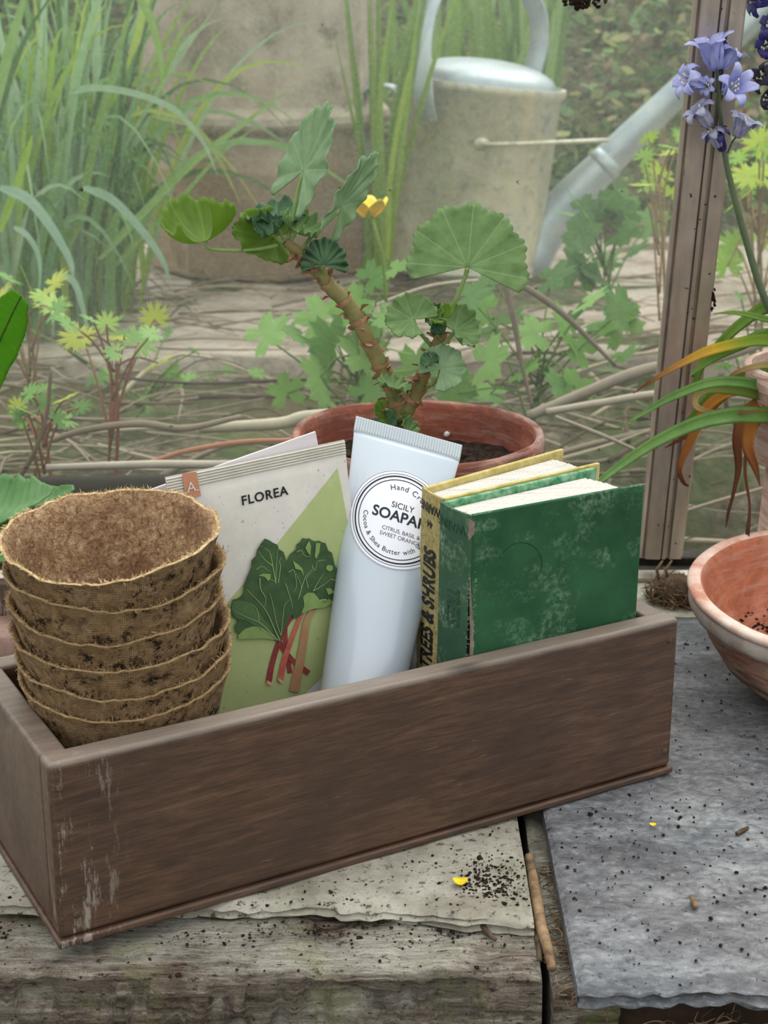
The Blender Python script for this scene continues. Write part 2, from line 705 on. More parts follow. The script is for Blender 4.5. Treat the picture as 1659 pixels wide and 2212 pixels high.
M['paper'] = m_paper()
M['pgreen'] = m_printgreen()
M['crimp_paper'] = m_simple('crimped_paper', '#cfccc2', .75, .25, col2='#c0bcb1', vs=100)
M['peach'] = m_simple('peach_print', '#c28b70', .75, .25, col2='#b98067', vs=90)
M['white'] = m_simple('white_paper', '#dcdad9', .8, .25, col2='#d0cdcc', vs=60)
M['lilac'] = m_simple('pale_lilac_card', '#d6d0d6', .7, .3)
M['rh_dark'] = m_simple('dark_green_print', '#3a5238', .75, .2, col2='#49633f', vs=160)
M['rh_mid'] = m_simple('mid_green_print', '#56734a', .75, .2, col2='#486540', vs=120)
M['rh_light'] = m_simple('light_green_print', '#88a062', .75, .2, col2='#7b9659', vs=120)
M['rh_vein'] = m_simple('vein_print', '#8ea773', .75, .2)
M['rh_red'] = m_simple('crimson_print', '#9b4843', .75, .2, col2='#7b3536', vs=120)
M['rh_coral'] = m_simple('coral_print', '#c07a62', .75, .2, col2='#b15850', vs=110)
M['rh_pink'] = m_simple('pinkish_print', '#b26a5c', .75, .2, col2='#a58f66', vs=70)


def m_tube():
    m = Mat('pearl_white_plastic', .24, spec=.6)
    m.base(m.ramp(m.noise(m.coord('Object'), 8, 2, .5), [(0.4, '#b4c3d3'), (0.6, '#c6d1dc')]))
    m.b.inputs['Coat Weight'].default_value = .4
    m.b.inputs['Coat Roughness'].default_value = .15
    return m


M['tube'] = m_tube()
M['label'] = m_simple('pale_label_film', '#e6ebf8', .35, .5)
M['silver'] = m_simple('silver_crimp', '#c4ced6', .35, .6, .35)


def m_cloth(name, c1, c2, worn, wl=.5, gs=1400):
    m = Mat(name, .85, spec=.2)
    co = m.coord('Object')
    n = m.noise(m.coord('Object', (1, 1, 1.4)), 22, 6, .7)
    th = m.math('MULTIPLY', m.wave(m.coord('Object', (1, 0, 0)), gs, .5, 4, 'X', 1), m.wave(m.coord('Object', (0, 0, 1)), gs * .9, .5, 4, 'Z', 1))
    c = m.ramp(m.noise(co, 30, 4, .6), [(0.3, c1), (0.7, c2)])
    c = m.mix(m.ramp(th, [(0.1, .35), (0.6, 0)]), c, c1)
    wr = m.math('MULTIPLY', m.ramp(n, [(0.50, 0), (0.66, wl)]), m.ramp(m.noise(co, 350, 3, .7), [(0.42, 0), (0.6, 1)]))
    c = m.mix(wr, c, worn)
    m.base(c)
    m.bump(th, .3, .0004)
    return m


M['green_cloth'] = m_cloth('green_book_cloth', '#20462f', '#376947', '#8cab91', .6)
M['green_worn'] = m_cloth('green_book_cloth_worn', '#2f5340', '#4a6d54', '#9fb09a', .9)
M['green_in'] = m_simple('green_board_edge', '#2f7a50', .8, .2, col2='#8fb798', vs=160)
M['yel_cloth'] = m_simple('mustard_book_cloth', '#8f8352', .85, .2, col2='#bcae7c', vs=330, bump=1, bs=420)
M['yel_edge'] = m_simple('mustard_board_edge', '#a99a55', .85, .2, col2='#cdbf86', vs=120, bump=.5)
M['board'] = m_simple('bare_greyboard', '#8b8074', .9, .15, col2='#6d6258', vs=200)


def m_pages():
    m = Mat('page_edges', .85, spec=.2)
    w1 = m.noise(m.coord('Object', (1, 60, 1)), 30, 4, .7)
    c = m.ramp(w1, [(0.3, '#a39e95'), (0.5, '#cbc8c2'), (0.8, '#d9d7d4')])
    c = m.mix(m.ramp(m.noise(m.coord('Object'), 260, 2, .5), [(0.68, 0), (0.73, .5)]), c, '#7d6f60')
    m.base(c)
    m.bump(w1, .5, .0006)
    return m


M['pages'] = m_pages()


def m_alu():
    m = Mat('dull_aluminium', .38, spec=.5, metal=.65)
    s_ = m.noise(m.coord('Object', (14, 14, .4)), 14, 3, .5)
    d = m.noise(m.coord('Object'), 60, 5, .7)
    c = m.ramp(s_, [(0.3, '#b3a79e'), (0.7, '#c9bdb3')])
    c = m.mix(m.ramp(m.noise(m.coord('Object'), 14, 4, .6), [(0.5, 0), (0.75, .45)]), c, '#77776a')
    c = m.mix(m.ramp(m.noise(m.coord('Object'), 220, 2, .5), [(0.70, 0), (0.73, .9)]), c, '#15130f')
    m.base(c)
    m.rough(m.ramp(d, [(0.3, .3), (0.7, .55)]))
    return m


M['alu'] = m_alu()


def m_glass():
    m = Mat('dusty_glass', .1)
    t = m.t
    t.nodes.remove(m.b)
    tr = t.nodes.new('ShaderNodeBsdfTransparent')
    df = t.nodes.new('ShaderNodeBsdfDiffuse')
    tl = t.nodes.new('ShaderNodeBsdfTranslucent')
    gl = t.nodes.new('ShaderNodeBsdfGlossy')
    gl.inputs['Roughness'].default_value = .04
    gl.inputs['Color'].default_value = (1, 1, 1, 1)
    m1 = t.nodes.new('ShaderNodeMixShader')
    m2 = t.nodes.new('ShaderNodeMixShader')
    m3 = t.nodes.new('ShaderNodeMixShader')
    m4 = t.nodes.new('ShaderNodeMixShader')
    dk = t.nodes.new('ShaderNodeBsdfDiffuse')
    dk.inputs[0].default_value = (0.03, 0.025, 0.02, 1)
    df.inputs[0].default_value = (0.80, 0.84, 0.78, 1)
    tl.inputs[0].default_value = (0.80, 0.84, 0.78, 1)
    tr.inputs[0].default_value = (0.97, 0.985, 0.97, 1)
    L = t.links.new
    m1.inputs[0].default_value = .5
    L(df.outputs[0], m1.inputs[1])
    L(tl.outputs[0], m1.inputs[2])
    co = m.coord('Object')
    big = m.noise(co, 3.2, 3, .6)
    fine = m.noise(co, 420, 3, .7)
    haze = m.math('ADD', m.ramp(big, [(0.3, .02), (0.7, .06)]), m.ramp(fine, [(0.45, 0), (0.8, .06)]))
    haze = m.math('MULTIPLY', haze, m.ramp(m.sep(co)[2], [(0.02, .30), (0.30, 1.15)]))
    L(haze, m2.inputs[0])
    L(tr.outputs[0], m2.inputs[1])
    L(m1.outputs[0], m2.inputs[2])
    m3.inputs[0].default_value = .02
    L(m2.outputs[0], m3.inputs[1])
    L(gl.outputs[0], m3.inputs[2])
    spk = m.ramp(m.voro(co, 34), [(0.035, 1), (0.06, 0)])
    spk = m.math('MULTIPLY', spk, m.ramp(m.noise(co, 120, 4, .8), [(0.52, 0), (0.56, .9)]))
    L(spk, m4.inputs[0])
    L(m3.outputs[0], m4.inputs[1])
    L(dk.outputs[0], m4.inputs[2])
    L(m4.outputs[0], m.out.inputs[0])
    return m


M['glass'] = m_glass()
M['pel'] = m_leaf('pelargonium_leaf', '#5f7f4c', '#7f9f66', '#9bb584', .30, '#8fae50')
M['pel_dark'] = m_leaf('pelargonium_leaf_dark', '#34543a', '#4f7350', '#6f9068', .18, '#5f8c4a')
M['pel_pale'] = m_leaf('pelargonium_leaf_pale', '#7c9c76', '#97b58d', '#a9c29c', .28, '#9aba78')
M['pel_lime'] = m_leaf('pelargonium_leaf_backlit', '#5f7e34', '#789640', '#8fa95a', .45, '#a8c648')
M['petiole'] = m_simple('leaf_stalk', '#86a060', .6, .3, col2='#6d8a4b', vs=60)
M['pstem'] = m_simple('pelargonium_stem', '#8a7350', .7, .3, col2='#66703f', vs=70, bump=.6, bs=120)
M['stipule'] = m_simple('dry_stipule', '#b0906e', .85, .2, col2='#85634a', vs=120, bump=.5)
# ------------------------------------------------------------------ bench top, sill, glass and frame
def nz(x, y, z=0.0, s=1.0):
    return noise.noise(V((x * s, y * s, z * s)))


def rough_slab(name, mat, x0, x1, yf, yb, z0, z1, nx, ny, amp=.0006, chip=.002, side=.001, seed=0., fs=30, xl=None):
    """a slab with an uneven top and broken front edge; yf(x) = front edge, xl(y) = left edge shift"""
    mb = MB()
    vs, fs_ = [], []
    for j in range(ny + 1):
        for i in range(nx + 1):
            u, v_ = i / nx, j / ny
            x = x0 + (x1 - x0) * u
            y = yf(x) + (yb - yf(x)) * v_ ** 1.5
            if xl:
                x += xl(y) * (1 - u) ** 3
            z = z1 + amp * 2 * (nz(x, y, seed, fs) - .3)
            e_ = min((y - yf(x)) / .004, 1)
            if e_ < 1:
                z -= (1 - e_) * chip * (.4 + abs(nz(x, seed, 3, 90)))
            ex = min((x - x0) / .003, (x1 - x) / .003, 1)
            if ex < 1:
                z -= (1 - max(ex, 0)) * chip * .5
            vs.append((x, y, z))
    for j in range(ny):
        for i in range(nx):
            a = j * (nx + 1) + i
            fs_.append((a, a + 1, a + nx + 2, a + nx + 1))
    o = len(vs)
    # skirt: four rows under the front, one below sides and back
    ring = [i for i in range(nx + 1)] + [(j + 1) * (nx + 1) - 1 for j in range(1, ny + 1)] + \
           [ny * (nx + 1) + i for i in range(nx - 1, -1, -1)] + [j * (nx + 1) for j in range(ny - 1, 0, -1)]
    K = 6
    n = len(ring)
    for k in range(1, K + 1):
        for q, i in enumerate(ring):
            x, y, z = vs[i]
            t = k / K
            zz = z + (z0 - z) * t
            off = side * nz(x * 1, zz * 3, seed + y, 120) * 2
            if q <= nx:
                y += off + side * 1.2 * math.sin(t * 9 + x * 40)
            vs.append((x, y, zz))
    for k in range(K):
        for q in range(n):
            q2 = (q + 1) % n
            a = ring[q] if k == 0 else o + (k - 1) * n + q
            b = ring[q2] if k == 0 else o + (k - 1) * n + q2
            c = o + k * n + q2
            d = o + k * n + q
            fs_.append((b, a, d, c))
    fs_.append(tuple(o + (K - 1) * n + q for q in range(n))[::-1])
    mb.add(vs, fs_)
    return mb.build(name, mat, autosmooth=50)


GL_Y0, GL_T = 1.045, .225          # glass foot and its lean towards the bench


def gy(z):
    return GL_Y0 - GL_T * z


slate = rough_slab('slate_slab', M['slate'], .080, .62, lambda x: .553 - .02 * (x - .08) + .0022 * nz(x, 0, 1, 28) + .0018 * nz(x, 0, 2, 130), .955, -.0085, 0,
                   260, 120, .0006, .003, .0016, 3.1)
tag(slate, 'large blue-grey slate slab with a flaking front edge, right half of the bench', 'slate slab')
stone = rough_slab('stone_slab', M['slab'], -.60, .0665, lambda x: .6125 + .003 * nz(x, 0, 5, 26) + .0022 * nz(x, 0, 6, 75) - .010 * (max(0, min(1, (x - .0) / .06))) + .004 * (x < -.02),
                   .955, -.0068, 0, 240, 90, .0005, .003, .0012, 8.2)
tag(stone, 'pale lichened stone slab with a chipped front edge under the wooden box', 'stone slab')
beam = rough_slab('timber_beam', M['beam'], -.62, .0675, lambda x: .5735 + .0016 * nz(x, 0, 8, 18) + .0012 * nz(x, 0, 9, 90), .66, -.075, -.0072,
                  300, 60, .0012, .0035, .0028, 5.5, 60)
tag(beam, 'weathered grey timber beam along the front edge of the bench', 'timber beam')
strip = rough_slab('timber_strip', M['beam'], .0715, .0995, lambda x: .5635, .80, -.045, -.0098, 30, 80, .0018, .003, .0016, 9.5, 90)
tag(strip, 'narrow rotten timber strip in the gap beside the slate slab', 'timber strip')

mb = MB()
mb.box((-.7, .580, -.30), (.75, 1.02, -.076))
mb.box((.10, .5705, -.076), (.75, .62, -.012))
mb.box((.10, .62, -.076), (.75, 1.02, -.0090))
mb.box((-.7, .662, -.076), (.0665, 1.02, -.0072))
fr = structure(mb.build('bench_frame', m_simple('dark_bench_timber', '#3a2d24', .9, .15, col2='#17120e', vs=30, bump=.6, bs=90), smooth=False))

sill = rough_slab('window_sill', m_simple('flaking_white_board', '#bdbcae', .85, .25, col2='#8f8f7e', vs=60, bump=.6, bs=160), -.75, .75,
                  lambda x: .957, 1.034, -.0085, .0005, 160, 20, .0006, .001, .0005, 2.2)
structure(sill)

# bottom rail and glazing bar, aluminium
mb = MB()
for y0, y1, z0, z1 in ((1.020, 1.036, .0, .0035),):
    mb.box((-.9, y0, z0), (.9, y1, z1))
structure(mb.build('trim_1', M['alu'], smooth=False, bevel=.0008))
mb = MB().box((-.9, 1.0365, -.02), (.9, 1.064, .0025)).box((-.9, 1.0475, .0025), (.9, 1.064, .008))
structure(mb.build('trim_5', m_simple('shaded_bottom_rail', '#1f1c18', .8, .2, col2='#3a3833', vs=50), smooth=False))  # rail coloured near black, painting in the shade of the deep gap


def glazing_bar(name, xc, w_=.0305):
    """extruded bar with two faces, a centre groove and edge beads, leaning like the glass"""
    mb = MB()
    h = w_ / 2
    prof = [(-h, .004), (-h, -.001), (-h + .0016, -.0022), (-h + .0032, -.001), (-h + .0036, -.006), (-.0016, -.007), (-.0014, -.003),
            (-.0004, -.003), (-.0002, -.0062), (.0012, -.0066), (.0022, -.0066), (.0026, -.0030), (.0046, -.0030), (.005, -.0064), (h - .002, -.006), (h - .0016, -.001),
            (h, -.0005), (h, .004)]
    n = len(prof)
    vs, fs = [], []
    for k, z in enumerate((.012, .75)):
        for x, d in prof:
            vs.append((xc + x, gy(z) + d - .002, z))
    for i in range(n):
        j = (i + 1) % n
        fs.append((i, j, n + j, n + i))
    fs.append(tuple(range(n))[::-1])
    fs.append(tuple(range(n, 2 * n)))
    mb.add(vs, fs)
    return structure(mb.build(name, M['alu'], smooth=False))


BARX = .1945
glazing_bar('trim_2', BARX)
glazing_bar('trim_3', BARX - .61)
glazing_bar('trim_4', BARX + .61)
for k, (a, b) in enumerate(((BARX - .597, BARX - .0132), (BARX + .0132, BARX + .597))):
    mb = MB()
    th = .003
    mb.add([(a, gy(.008) + .003, .008), (b, gy(.008) + .003, .008), (b, gy(.75) + .003, .75), (a, gy(.75) + .003, .75),
            (a, gy(.008) + .006, .008), (b, gy(.008) + .006, .008), (b, gy(.75) + .006, .75), (a, gy(.75) + .006, .75)],
           [(0, 1, 2, 3), (5, 4, 7, 6), (0, 4, 5, 1), (1, 5, 6, 2), (2, 6, 7, 3), (3, 7, 4, 0)])
    structure(mb.build('window_%d' % (k + 1), M['glass'], smooth=False))

# ------------------------------------------------------------------ the wooden box
BO = V((-.1385, .5815, 0))
BYAW = math.radians(29.0)
BL, BW, BH, BT = .330, .1215, .0875, .0125
BA = V((math.cos(BYAW), math.sin(BYAW), 0))
BB = V((-math.sin(BYAW), math.cos(BYAW), 0))


def bx(i, j, k):
    return BO + BA * i + BB * j + V((0, 0, k))


def on_j(px, py, j):
    return atp(px, py, BO + BB * j, BB)


def box_ij(p):
    q = V(p) - BO
    return q.dot(BA), q.dot(BB)


box = empty('wooden_box', BO, (0, 0, BYAW))
tag(box, 'long dark-brown wooden box holding peat pots, seed packet, cream tube and books', 'wooden box')


def board(name, a, b, nx=24, bev=.0022):
    mb = MB().box(a, b)
    o = mb.build(name, M['box'], box, smooth=True, bevel=bev, segs=3, autosmooth=60)
    return o


board('front_board', (0, 0, .0042), (BL, BT, BH))
board('back_board', (0, BW - BT, .0042), (BL, BW, BH - .0005))
board('side_board', (.0004, BT, .0042), (BT * .98, BW - BT, BH - .0008), bev=.0016)
board('side_board', (BL - BT * .98, BT, .0042), (BL - .0004, BW - BT, BH - .0008), bev=.0016)
board('base_board', (-.0012, -.0016, .0002), (BL + .001, BW + .0012, .0040), bev=.0012)
for px, py in ((129, 1702), (166, 1976), (1446, 1383), (1436, 1622)):
    p = on_j(px, py, 0)
    i, j = box_ij(p)
    m_ = MB()
    m_.lathe([(0, 0), (.0016, 0), (.0018, .0003), (.0012, .0006), (0, .0005)], 12)
    m_.v = [(i + x, -z + .0002, p.z + y) for x, y, z in m_.v]
    m_.build('nail_head', M['twig_dark'], box)

# ------------------------------------------------------------------ peat pots
PY = .661
rimdat = [(238, 1150, 237, .0075, -98, .004), (249, 1214, 238, .0050, -80, .0035), (250, 1282, 231, .0055, -85, .003), (262, 1342, 235, .0035, -95, .003),
          (269, 1397, 231, .0050, -88, .003), (271, 1440, 227, .0060, -92, .003)]
plabels = ['brown peat pot on top of the stack, its fibrous inside open to view',
           'brown peat pot second from the top of the stack, nested under the open one',
           'brown peat pot third from the top of the nested stack',
           'fourth peat pot down the stack, wrinkled with dark dirt on its left',
           'brown peat pot fifth from the top, directly above the lowest of the stack',
           'lowest brown peat pot of the stack, its base down inside the wooden box']
for k, (cx, cy, hw, dip, ang, back) in enumerate(rimdat):
    c = at(cx, cy, PY)
    depth = (c - CAM).dot(FWD)
    Rr = hw / F_PX * depth
    H = .085
    rb = .0285
    af = math.radians(ang)
    sd_ = k * 7.3
    rr_ = random.Random(40 + k)

    def fn(r, z, th, i, sd_=sd_, dip=dip, af=af, back=back, k=k):
        t = max(0, z / H)
        q = max(0, math.cos(th - af))
        wv = nz(math.cos(th) * 1.3, math.sin(th) * 1.3, sd_, 2.2)
        wv2 = nz(math.cos(th), math.sin(th), sd_ + 4, 9) + .6 * nz(math.cos(th), math.sin(th), sd_ + 9, 26)
        z2 = z - dip * q ** 3 * t ** 4 + back * max(0, -math.cos(th - af)) * t ** 3 + (.0022 * wv + .0009 * wv2) * t ** 6
        r2 = r * (1 + (.010 * wv * t ** 2 + .004 * wv2 * t ** 3) - .018 * q ** 4 * t ** 2)
        if k in (3,):
            r2 += .0012 * nz(th * 3, z * 60, 2, 2.5) * t
        return r2, z2

    prof, mats = [], []
    N = 26
    for i in range(N + 1):
        t = i / N
        r = rb + (Rr - .0012 - rb) * t + (.0012 * max(0, (t - .86) / .14) ** 2)
        prof.append((r, t * H))
        mats.append(0)
    nout = len(prof)
    TH = .0017
    prof.append((Rr + .0001, H + .0003))
    prof.append((Rr - .0007, H + .0007))
    prof.append((Rr - TH * .9, H + .0003))
    nr = len(prof)
    for i in range(N - 1, 0, -1):
        t = i / N
        r = rb + (Rr - .0012 - rb) * t - TH
        prof.append((r, t * H + .0012))
    prof.append((rb * .6, .003))
    prof.append((0.0001, .003))
    mbp = MB()
    n = 120
    mbp.lathe([(0.0001, 0)] + prof, n, 0, lambda r, z, th, i: fn(r, z, th, i))
    fi = 0
    for i in range(len(prof)):
        for _ in range(n):
            row = i
            mbp.m[fi] = 0 if row < nout else (1 if row < nr else 2)
            fi += 1
    # loose fibres along the rim
    for h in range(900 if k == 0 else 650):
        th = rr_.random() * 2 * PI
        r0, z0 = fn(Rr - rr_.random() * .0018, H + .0008, th, 0)
        p = V((r0 * math.cos(th), r0 * math.sin(th), z0))
        d = V((math.cos(th) * rr_.uniform(-.6, 1), math.sin(th) * rr_.uniform(-.6, 1), rr_.uniform(-.2, 1))) + V((rr_.uniform(-1, 1), rr_.uniform(-1, 1), rr_.uniform(-1, 1))) * .8
        d.normalize()
        L_ = rr_.uniform(.0008, .0030)
        s_ = d.orthogonal().normalized() * .00015
        mbp.add([p - s_, p + s_, p + d * L_ * .6 + s_ * .7 + V((0, 0, -.0002)), p + d * L_ + V((rr_.uniform(-1, 1), rr_.uniform(-1, 1), 0)) * .0004], [(0, 1, 2), (0, 2, 3)], 1)
    if k == 0:
        for h in range(2600):
            th = rr_.random() * 2 * PI
            t = rr_.random() ** .7
            r0, z0 = fn(rb + (Rr - .0012 - rb) * t - TH - .0002, t * H + .0012, th, 0)
            p = V((r0 * math.cos(th), r0 * math.sin(th), z0))
            inw = V((-math.cos(th), -math.sin(th), .3))
            tang = V((-math.sin(th), math.cos(th), 0)) * rr_.uniform(-1, 1) + V((0, 0, 1)) * rr_.uniform(-1, 1)
            d = (inw * .45 + tang).normalized()
            L_ = rr_.uniform(.0015, .004)
            s_ = d.cross(inw).normalized() * .00014
            mbp.add([p - s_, p + s_, p + d * L_ * .5 + s_ + inw * .0003, p + d * L_], [(0, 1, 2), (0, 2, 3)], 2)
    base = V((c.x, c.y, c.z - H))
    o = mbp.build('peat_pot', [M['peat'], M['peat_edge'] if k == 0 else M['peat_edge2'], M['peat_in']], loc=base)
    tag(o, plabels[k], 'plant pot', 'nested peat pots')

# ------------------------------------------------------------------ seed packet
pk = empty('seed_packet')
TL = on_j(357, 1031, .0985)
TR = on_j(744, 950, .0985)
U = (TR - TL).normalized()
n0 = V((U.y, -U.x, 0)).normalized()
VV = (V((0, 0, -1)) * math.cos(math.radians(5)) + n0 * math.sin(math.radians(5)))
VV = (VV - U * VV.dot(U)).normalized()
PN = U.cross(VV).normalized()
if PN.dot(TOC) < 0:
    PN = -PN
PWID = (TR - TL).length
PLEN = .161


def pk_surf(a, b, off=0.0):
    """a,b in 0..1 over the packet; slight pillow"""
    bul = .0035 * (math.sin(PI * min(1, max(0, a))) ** .6) * (math.sin(PI * min(1, max(0, (b - .05) / .95))) ** .5 if b > .05 else 0)
    wav = .0006 * nz(a * 3, b * 3, 1)
    return TL + U * (a * PWID) + VV * (b * PLEN) + PN * (bul + wav + off)


def pk_px(px, py, off=0.0):
    p = atp(px, py, TL + PN * .0025, PN)
    q = p - TL
    return pk_surf(q.dot(U) / PWID, q.dot(VV) / PLEN, off)


def grid_surface(fn, nx, ny):
    vs = [fn(i / nx, j / ny) for j in range(ny + 1) for i in range(nx + 1)]
    fs = [(j * (nx + 1) + i, (j + 1) * (nx + 1) + i, (j + 1) * (nx + 1) + i + 1, j * (nx + 1) + i + 1) for j in range(ny) for i in range(nx)]
    return vs, fs


mb = MB()
vs, fs = grid_surface(lambda a, b: pk_surf(a, b), 40, 60)
mb.add(vs, fs)
vs, fs = grid_surface(lambda a, b: pk_surf(a, b) - PN * (.0006 + 2 * .0035 * math.sin(PI * a) ** .6 * math.sin(PI * b) ** .5), 40, 60)
mb.add(vs, [f[::-1] for f in fs])
sleeve = mb.build('paper_sleeve', M['paper'])
keep(sleeve, pk)
mb = MB()
NR = 5
for r in range(NR):     # crimped top seal with ridges
    b0 = .004 + r * .0085
    vs, fs = grid_surface(lambda a, t: pk_surf(a, b0 + t * .006, .0003 + .0005 * math.sin(PI * t)), 30, 4)
    mb.add(vs, fs)
keep(mb.build('top_seal', M['crimp_paper']), pk)


def print_px(name, outline, mat, off, sub=1, parent=pk, close=True):
    vs, fs = poly2d(outline, lambda x, y: pk_px(x, y, off), sub)
    m_ = MB().add(vs, fs)
    return keep(m_.build(name, mat), parent)


def c7(x, y):
    return (480 + x / 5.82, 1140 + y / 5.82)


print_px('green_panel', [(733, 1013), (756, 1140), (752, 1300), (760, 1400), (664, 1490), (640, 1530), (520, 1560), (430, 1580), (440, 1360), (483, 1310)], M['pgreen'], .0003, 4)
print_px('letter_tab', [(396, 1024), (427, 1020), (436, 1071), (403, 1078)], M['peach'], .0011, 1)


def stroke(pts, w0, w1):
    """tapering outline round a polyline in pixel space"""
    P = spline([V((x, y, 0)) for x, y in pts], 5)
    n = len(P)
    Lf, Rt = [], []
    for i, p in enumerate(P):
        t = (P[min(i + 1, n - 1)] - P[max(i - 1, 0)]).normalized()
        s_ = V((-t.y, t.x, 0)) * (w0 + (w1 - w0) * i / (n - 1)) / 2
        Lf.append((p.x + s_.x, p.y + s_.y))
        Rt.append((p.x - s_.x, p.y - s_.y))
    return Lf, Rt


def stroke_mesh(mb, pts, w0, w1, off, mapf):
    Lf, Rt = stroke(pts, w0, w1)
    n = len(Lf)
    mb.add([mapf(*q, off) for q in Lf] + [mapf(*q, off) for q in Rt], [(i, i + 1, n + i + 1, n + i) for i in range(n - 1)])


def stalk(name, pts, w0, w1, mat, off):
    m_ = MB()
    stroke_mesh(m_, [c7(*p) for p in pts], w0 / 5.82, w1 / 5.82, off, pk_px)
    keep(m_.build(name, mat), pk)


stalk('printed_stalk', [(780, 1170), (770, 1300), (785, 1500), (810, 1650), (840, 1820)], 60, 62, M['rh_red'], .0006)
stalk('printed_stalk', [(880, 1080), (790, 1200), (720, 1350), (650, 1550), (600, 1750), (572, 1930)], 50, 78, M['rh_red'], .0008)
stalk('printed_stalk', [(690, 1400), (740, 1500), (850, 1640), (970, 1740), (1075, 1820)], 60, 70, M['rh_red'], .0010)
stalk('printed_stalk', [(980, 1050), (900, 1250), (820, 1460), (760, 1650), (710, 1910)], 50, 78, M['rh_coral'], .0012)
stalk('printed_stalk', [(1130, 1010), (1070, 1090), (1030, 1200), (985, 1500), (940, 1760), (885, 2050)], 60, 125, M['rh_pink'], .0014)
leafR = [(870, 1130), (790, 820), (760, 560), (780, 420), (830, 320), (905, 265), (915, 200), (960, 170), (990, 120), (1040, 130), (1080, 125), (1110, 150), (1160, 165), (1200, 155), (1250, 180), (1290, 190),
         (1320, 280), (1370, 310), (1400, 450), (1450, 550), (1450, 680), (1420, 830), (1400, 930), (1310, 880), (1220, 960), (1150, 1010), (1010, 1040), (940, 1100)]
print_px('printed_leaf', [c7(*p) for p in leafR], M['rh_dark'], .0016, 2)
leafL = [(690, 1420), (600, 1380), (480, 1370), (330, 1250), (190, 1310), (150, 1300), (130, 1220), (180, 1150), (110, 1100), (80, 1000), (110, 890), (160, 880), (210, 850), (245, 800), (250, 700), (290, 600), (340, 480), (345, 400),
         (400, 340), (415, 270), (440, 260), (470, 180), (515, 125), (570, 145), (620, 180), (670, 200), (690, 260), (745, 290), (770, 360), (790, 450), (780, 600), (800, 740), (850, 900), (870, 1050), (790, 1150), (760, 1250)]
print_px('printed_leaf', [c7(*p) for p in leafL], M['rh_dark'], .0018, 2)
print_px('printed_leaf', [c7(*p) for p in [(640, 1390), (480, 1370), (180, 1385), (175, 1330), (260, 1250), (360, 1220), (470, 1240), (560, 1300)]], M['rh_light'], .0020, 1)
print_px('printed_leaf', [c7(*p) for p in [(650, 1360), (440, 1260), (300, 1160), (150, 1120), (90, 1020), (110, 910), (180, 890), (330, 930), (430, 1050), (530, 1180)]], M['rh_mid'], .0020, 1)
print_px('printed_leaf', [c7(*p) for p in [(960, 1060), (1000, 960), (985, 850), (1040, 800), (1120, 800), (1190, 880), (1215, 930), (1320, 880), (1390, 930), (1250, 990), (1130, 1000), (1010, 1040)]], M['rh_light'], .0020, 1)
for tri in ([(425, 585), (480, 560), (580, 565), (575, 620), (550, 655), (500, 600)], [(1020, 240), (1040, 200), (1070, 155), (1095, 220), (1085, 340), (1050, 300)],
            [(1160, 180), (1215, 185), (1200, 300), (1160, 380), (1140, 350)], [(860, 400), (930, 450), (980, 500), (1000, 600), (960, 520), (890, 500)],
            [(1285, 480), (1310, 455), (1370, 470), (1370, 520), (1330, 540), (1285, 510)], [(1280, 750), (1330, 745), (1395, 800), (1310, 830)]):
    print_px('printed_highlight', [c7(*p) for p in tri], M['rh_light'], .0021, 1)
m_ = MB()
for pts, w_ in ([[(690, 1400), (620, 1250), (500, 1000), (280, 760)], 14], [[(700, 1330), (640, 1150), (590, 900), (560, 800)], 9], [[(705, 1320), (720, 1150), (750, 950), (820, 880)], 9], [[(660, 1390), (450, 1180), (290, 1110), (130, 1030)], 13],
                [[(640, 680), (610, 500), (570, 300), (500, 240)], 12], [[(600, 460), (500, 380), (430, 280)], 10], [[(670, 670), (700, 480), (690, 400), (720, 350)], 10], [[(640, 660), (560, 620)], 8],
                [[(640, 640), (650, 450), (670, 260)], 8], [[(430, 1150), (400, 1000), (310, 930)], 10], [[(930, 850), (990, 660), (1040, 570), (1110, 500)], 12], [[(920, 880), (960, 720), (900, 560)], 9], [[(1110, 780), (1180, 660), (1250, 560)], 10],
                [[(1110, 780), (1250, 700), (1360, 620)], 9], [[(800, 540), (870, 520), (900, 700), (870, 780)], 9], [[(910, 290), (970, 270), (1010, 340), (1090, 350)], 9], [[(1100, 460), (1140, 520), (1170, 400)], 9],
                [[(1000, 980), (1060, 900), (1080, 820)], 8], [[(1180, 410), (1230, 395), (1270, 400)], 9], [[(1050, 740), (1030, 620), (1120, 520)], 9], [[(440, 610), (450, 750), (510, 860), (500, 970)], 12],
                [[(400, 510), (470, 470), (560, 530)], 9], [[(600, 1340), (420, 1240), (290, 1290)], 8], [[(1350, 640), (1420, 660), (1400, 790)], 9], [[(760, 680), (830, 900), (850, 1000)], 9]):
    stroke_mesh(m_, [c7(*p) for p in pts], w_ / 5.82, w_ * .4 / 5.82, .0023, pk_px)
keep(m_.build('printed_vein', M['rh_vein']), pk)
for q in ([(535, 1900), (615, 1935), (600, 1970), (540, 1945)], [(672, 1870), (745, 1910), (725, 1945), (680, 1900)]):
    print_px('printed_stalk_end', [c7(*p) for p in q], m_simple('cut_end_print', '#cfa58c', .75, .2), .0019, 0)
